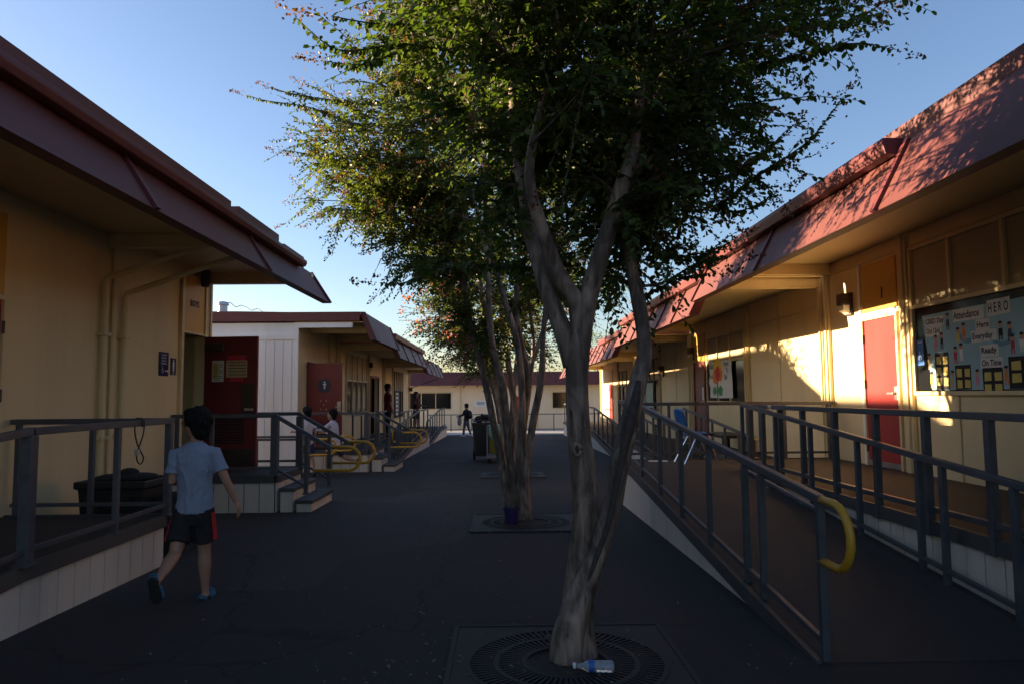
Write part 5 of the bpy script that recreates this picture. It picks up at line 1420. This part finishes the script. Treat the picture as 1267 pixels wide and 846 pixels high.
def figure(label,loc,rz,S,legs,arms,clothes,voxel=.012,head_s=1.0,head_yaw=0.0,lean=0.0,hair='short',skin='skin',glasses=False,root_dz=0.0,detail=False,foot='shoe',hold=None,name='person',group=None):
    """legs/arms: (forward angle, bend, out angle) for left then right, degrees; local +Y is forward"""
    t=thing(name,label,'person',loc,rz,group)
    V=lambda x,y,z: Vector((x*S,y*S,z*S))
    TH,SHN=.325,.315
    J={}
    stance=max(math.cos(R(a))*TH+math.cos(R(a-k))*SHN for a,k,_ in legs)
    hz=stance+.062+root_dz
    for sd,nm,(a,k,o) in ((-1,'L',legs[0]),(1,'R',legs[1])):
        h=Vector((sd*.07,0,hz));d1=Vector((math.sin(R(o))*sd,math.sin(R(a)),-math.cos(R(a)))).normalized()
        kn=h+d1*TH;d2=Vector((math.sin(R(o))*sd*.8,math.sin(R(a-k)),-math.cos(R(a-k)))).normalized();an=kn+d2*SHN
        J[nm]=(h,kn,an,d2)
    ch=Vector((0,math.sin(R(lean))*.5,hz+.47))
    sh_z=hz+.50
    A_={}
    for sd,nm,(a,e,o) in ((-1,'L',arms[0]),(1,'R',arms[1])):
        s=Vector((sd*.148,math.sin(R(lean))*.5,sh_z-.018));d1=Vector((sd*math.sin(R(o)),math.sin(R(a)),-math.cos(R(a))*math.cos(R(o)))).normalized()
        el=s+d1*.235;d2=Vector((sd*math.sin(R(o))*.9,math.sin(R(a+e)),-math.cos(R(a+e)))).normalized();wr=el+d2*.205
        A_[nm]=(s,el,wr,d2)
    yl=lambda z: math.sin(R(lean))*max(0,(z-hz))
    nz_=sh_z+.085;hd=Vector((0,yl(nz_)+.012,nz_+.105*head_s))
    b=MB(lambda p:(p[0]*S,p[1]*S,p[2]*S))
    b.rings([(0,yl(z),z,rx,ry) for z,rx,ry in ((hz-.1,.06,.06),(hz-.06,.12,.09),(hz+.02,.128,.092),(hz+.14,.112,.082),(hz+.28,.125,.088),(hz+.40,.14,.09),(hz+.48,.145,.08),(hz+.53,.1,.062),(hz+.56,.05,.048))],18)
    b.tube([Vector((0,yl(sh_z),sh_z-.02)),Vector((0,yl(nz_)+.005,nz_+.03))],[.05,.045],12)
    for nm in 'LR':
        h,kn,an,d2=J[nm]
        b.tube([h,h.lerp(kn,.5),kn,kn.lerp(an,.3),kn.lerp(an,.65),an],[.078,.066,.049,.053,.04,.029],12,round_ends=True)
        fw=Vector((0,1,0)) if foot!='lift'+nm else None
        # foot direction: perpendicular to the shin, levelled for the stance foot
        f=Vector((0,-d2.z,d2.y)).normalized()
        if an.z<.09: f=Vector((0,1,0))
        up=Vector((0,-f.z,f.y))
        heel=an-f*.045-up*.038;toe=an+f*.125-up*.045
        b.tube([heel,an+f*.03-up*.03,toe-f*.03,toe],[.026,.031,.027,.018],10,round_ends=True)
        J[nm]+=(f,up)
        s,el,wr,dd=A_[nm];sd=-1 if nm=='L' else 1
        b.tube([Vector((s.x*.8,s.y,s.z)),s,s.lerp(el,.5),el,el.lerp(wr,.35),wr],[.045,.048,.041,.034,.033,.022],10,round_ends=True)
        hand(b,wr,dd+Vector((0,0,-.1)),Vector((-sd,0,0)),Vector((0,1,.1)),1.0,.55)
    # head
    Rh=Matrix.Rotation(R(head_yaw),3,'Z')*head_s
    hp=lambda x,y,z: hd+Rh@Vector((x,y,z))
    b.ball(hd,.074,.092,.108,18,14,Rh)
    b.ball(hp(0,.03,-.045),.056,.06,.062,14,10,Rh)
    b.ball(hp(0,.093,-.012),.011,.016,.02,8,6,Rh);b.ball(hp(0,.088,-.05),.02,.012,.008,8,6,Rh)
    b.ball(hp(0,.07,-.088),.025,.022,.018,8,6,Rh)
    for sx in (-1,1): b.ball(hp(sx*.075,-.004,-.012),.011,.02,.029,8,6,Rh)
    bs=b
    body=remeshed('body',bs,voxel*(.62 if detail else 1)*S,M[skin],t,3)
    for sx in (-1,1):
        e=MB(lambda p:(p[0]*S,p[1]*S,p[2]*S));e.ball(hp(sx*.03,.08,.012),.011,.008,.008,10,6,Rh);part('eye',e,M['ink'],t,local=True,smooth=True)
    hb=MB(lambda p:(p[0]*S,p[1]*S,p[2]*S))
    hb.ball(hp(0,-.022,.034),.092,.096,.094,18,12,Rh);hb.ball(hp(0,.022,.072),.07,.056,.045,14,8,Rh);hb.ball(hp(0,-.05,-.035),.076,.048,.075,12,8,Rh)
    for i in range(34 if detail else 8):
        a=rng.uniform(0,6.28);q=rng.uniform(.2,1);hb.ball(hp(math.cos(a)*.078*q,-.02+math.sin(a)*.078*q,.07+.045*(1-q)+rng.uniform(-.045*q,.012)),.03,.026,.028,8,6,Rh)
    if hair=='long':
        hb.rings([(hd.x,hd.y-.045,z+hd.z,rx,ry) for z,rx,ry in ((.05,.075,.06),(-.05,.09,.055),(-.15,.1,.05),(-.25,.085,.04),(-.3,.05,.025))],14)
    remeshed('hair',hb,max(.006,voxel*.6)*S,M['hair'],t,1,fold=.009 if detail else .006,ff=4.0)
    if glasses:
        g=MB(lambda p:(p[0]*S,p[1]*S,p[2]*S))
        for sx in (-1,1):
            g.tube([hp(sx*.03+.024*math.cos(k*PI/5),.096,.01+.018*math.sin(k*PI/5)) for k in range(11)],.0022,6)
            g.tube([hp(sx*.054,.092,.014),hp(sx*.082,.02,.014),hp(sx*.08,-.01,.006)],.0025,6)
        g.tube([hp(-.008,.098,.014),hp(.008,.098,.014)],.0022,6)
        part('glasses',g,M['black'],t,local=True)
    SC=lambda p:(p[0]*S,p[1]*S,p[2]*S)
    c=clothes
    if c.get('top'):
        b=MB(SC);hem=c.get('hem',.0)
        w_=c.get('wide',1.0)
        b.rings([(rng.uniform(-.004,.004),yl(z)+rng.uniform(-.004,.004),z,rx*w_,ry*w_) for z,rx,ry in ((hz+hem,.148,.113),(hz+.05,.146,.112),(hz+.1,.142,.106),(hz+.17,.137,.103),(hz+.25,.138,.103),(hz+.33,.146,.105),(hz+.41,.156,.104),(hz+.46,.156,.096),(hz+.505,.125,.084),(hz+.54,.095,.072),(hz+.565,.066,.06))],22)
        for nm in 'LR':
            s,el,wr,dd=A_[nm];k=c.get('sleeve',.62)
            if k<=1: b.tube([Vector((s.x*.7,s.y,s.z-.005)),s+Vector((0,0,-.006)),s.lerp(el,k*.6),s.lerp(el,k)],[.05,.057,.058,.066],14)
            else: b.tube([Vector((s.x*.7,s.y,s.z)),s,el,el.lerp(wr,k-1)],[.062,.06,.047,.04],12)
        if detail:
            for i in range(9):
                z=hz+rng.uniform(.06,.36);a=rng.uniform(-2.6,-.5);p=Vector((.137*math.cos(a)*w_,.1*math.sin(a)*w_+yl(z),z));q=p+Vector((rng.uniform(-.06,.06),0,rng.uniform(.07,.13)))
                q=Vector((q.x,-.1*math.sqrt(max(.02,1-(q.x/.15)**2))*w_,q.z));b.tube([p,p.lerp(q,.5)+Vector((0,-.006,0)),q],[.006,.011,.006],6,round_ends=True)
        remeshed('shirt',b,voxel*(.7 if detail else 1)*S,M[c['top']],t,3,fold=.0075)
    if c.get('skirt'):
        b=MB(SC);b.rings([(0,yl(z)*.5,z,rx,ry) for z,rx,ry in ((hz-.28,.185,.16),(hz-.15,.17,.145),(hz,.148,.115),(hz+.12,.13,.1),(hz+.16,.12,.09))],20);remeshed('dress_skirt',b,voxel*S,M[c['skirt']],t,3)
    if c.get('shorts'):
        b=MB(SC);kf=c.get('len',.72)
        b.rings([(0,0,z,rx,ry) for z,rx,ry in ((hz-.1,.125,.098),(hz-.04,.143,.108),(hz+.04,.14,.104),(hz+.07,.13,.098))],20)
        for nm in 'LR':
            h,kn,an,d2,f,up=J[nm]
            if kf<=1: b.tube([h+Vector((0,0,.03)),h.lerp(kn,.35),h.lerp(kn,kf)],[.085,.086,.092],14)
            else: b.tube([h+Vector((0,0,.03)),h.lerp(kn,.5),kn,kn.lerp(an,.5),kn.lerp(an,.93)],[.085,.076,.06,.056,.048],12)
        sh_=remeshed('shorts' if kf<=1 else 'trousers',b,voxel*(.7 if detail else 1)*S,M[c['shorts']],t,3,fold=.006)
        if c.get('stripe'):
            for nm,sd in (('L',-1),('R',1)):
                h,kn,*_r=J[nm]
                b=MB(SC);p0=h+Vector((sd*.083,0,.0));p1=h.lerp(kn,.68)+Vector((sd*.092,0,0));pm=p0.lerp(p1,.5)+Vector((sd*.002,0,0))
                for (q0,q1) in ((p0,pm),(pm,p1)): b.plate([q0+Vector((-sd*.006,-.034,0)),q1+Vector((-sd*.006,-.04,0)),q1+Vector((0,.0,0)),q1+Vector((-sd*.006,.035,0)),q0+Vector((-sd*.006,.03,0)),q0],(sd*.009,0,0))
                part('side_stripe',b,M[c['stripe']],sh_,local=True)
    for nm in 'LR':
        h,kn,an,d2,f,up=J[nm]
        x=Vector((1,0,0));b=MB(SC)
        o=an-up*.07
        prof=[(-.075,.026),(-.05,.036),(.0,.036),(.06,.042),(.11,.042),(.145,.03),(.155,.012)]
        if foot=='sandal':
            pl=[o+f*yy+x*ww for yy,ww in prof]+[o+f*yy-x*ww for yy,ww in reversed(prof)]
            b.plate(pl,up*.024);sl2=part('sandal_sole',b,M['sole'],t,local=True,bevel=.003)
            b=MB(SC)
            for yy in (.075,.1,.035): 
                b.tube([o+f*yy+x*.043+up*.012,o+f*(yy+.004)+x*.03+up*.052,o+f*(yy+.006)+up*.064,o+f*(yy+.004)-x*.03+up*.052,o+f*yy-x*.043+up*.012],.012,7)
            b.tube([o-f*.06+x*.033+up*.014,o-f*.075+x*.02+up*.045,o-f*.08+up*.05,o-f*.075-x*.02+up*.045,o-f*.06-x*.033+up*.014],.009,7)
            pl=[o+f*yy*.96+x*ww*.9+up*.025 for yy,ww in prof]+[o+f*yy*.96-x*ww*.9+up*.025 for yy,ww in reversed(prof)];b.plate(pl,up*.004)
            part('sandal_strap',b,M['sandal'],sl2,local=True)
        else:
            b.tube([o+up*.035-f*.055,o+up*.042,o+up*.03+f*.08,o+up*.026+f*.135],[.036,.042,.037,.024],12,round_ends=True)
            remeshed('shoe',b,.009*S,M['sole' if not c.get('shoe') else c['shoe']],t,2)
    return t,J,A_,hd,S
bp_=P(236,731,5.5)
figure('boy in a grey blue shirt and black shorts walking away past the near left deck',(bp_.x,5.52,gz(5.52)),R(3),.95,
       legs=((-24,40,3),(7,3,1)),arms=((-4,88,6),(-2,16,24)),clothes=dict(top='shirt',shorts='shorts',stripe='stripe',len=.74,wide=1.0,sleeve=.72),voxel=.0095,head_s=1.13,head_yaw=58,detail=True,foot='sandal',glasses=True)
p_=P(377,585,15.3)
figure('child in a pale shirt by the white siding, seen through the stair railings',(p_.x,15.4,gz(15.4)),R(35),.98,
       legs=((18,14,2),(-16,24,2)),arms=((30,60,8),(-15,40,8)),clothes=dict(top='shirt_white',shorts='navy_cloth',len=.8),voxel=.014,head_s=1.12,head_yaw=15)
p_=P(414,588,15.7)
figure('boy in pale shirt and navy shorts running left before the blue circle door',(p_.x,15.75,gz(15.75)),R(78),.96,
       legs=((30,30,2),(-34,38,2)),arms=((55,40,6),(30,60,6)),clothes=dict(top='shirt_white',shorts='navy_cloth',len=.85,sleeve=1.6,shoe='sole'),voxel=.014,head_s=1.12,head_yaw=0,lean=8,skin='skin')
p_=P(471,545,23.2)
figure('adult in a dark red shirt standing before the left dark doorway',(p_.x,24.6,.08),R(-60),1.2,
       legs=((3,2,2),(-3,2,2)),arms=((8,25,6),(0,20,6)),clothes=dict(top='shirt_red',shorts='black_cloth',len=1.5,sleeve=.8),voxel=.016,skin='skin_dark',hair='short')
p_=P(514,531,33)
figure('long haired person in a dark dress standing on the far left deck',(p_.x,33.2,-.07),R(-120),1.15,
       legs=((2,1,2),(-4,2,2)),arms=((15,70,6),(10,80,6)),clothes=dict(top='shirt_dark',skirt='black_cloth',sleeve=1.7),voxel=.018,hair='long',skin='skin')
p_=P(577,539,35)
wt,J,A_,hd,S=figure('person in black with a backpack crossing the far courtyard with a cloth bag',(p_.x,35.2,gz(35.2)),R(62),1.09,
       legs=((14,8,2),(-12,10,2)),arms=((25,55,8),(10,40,8)),clothes=dict(top='black_cloth',shorts='jeans',len=1.6,sleeve=1.8,shoe='white'),voxel=.016,hair='short',skin='skin')
bk=thing('backpack','black backpack worn by the person crossing the far courtyard','bag',(p_.x,35.2,gz(35.2)),R(62))
b=MB();b.ball((0,-.19,1.08),.15,.11,.22,14,10);part('pack',b,M['black_cloth'],bk,local=True,smooth=True)
b=MB();b.ball((0,-.29,1.0),.1,.04,.1,12,8);part('pocket',b,M['black_cloth'],bk,local=True,smooth=True)
cb=thing('cloth_bag','pale grey cloth bundle held by the person crossing the far courtyard','bag',(p_.x,35.2,gz(35.2)),R(62))
b=MB();b.rings([(-.16,.32,.55,.06,.05),(-.16,.32,.7,.13,.09),(-.16,.31,.9,.12,.09),(-.16,.3,1.0,.06,.05),(-.16,.3,1.1,.09,.07)],14);part('bundle',b,M['grey_cloth'],cb,local=True,smooth=True)
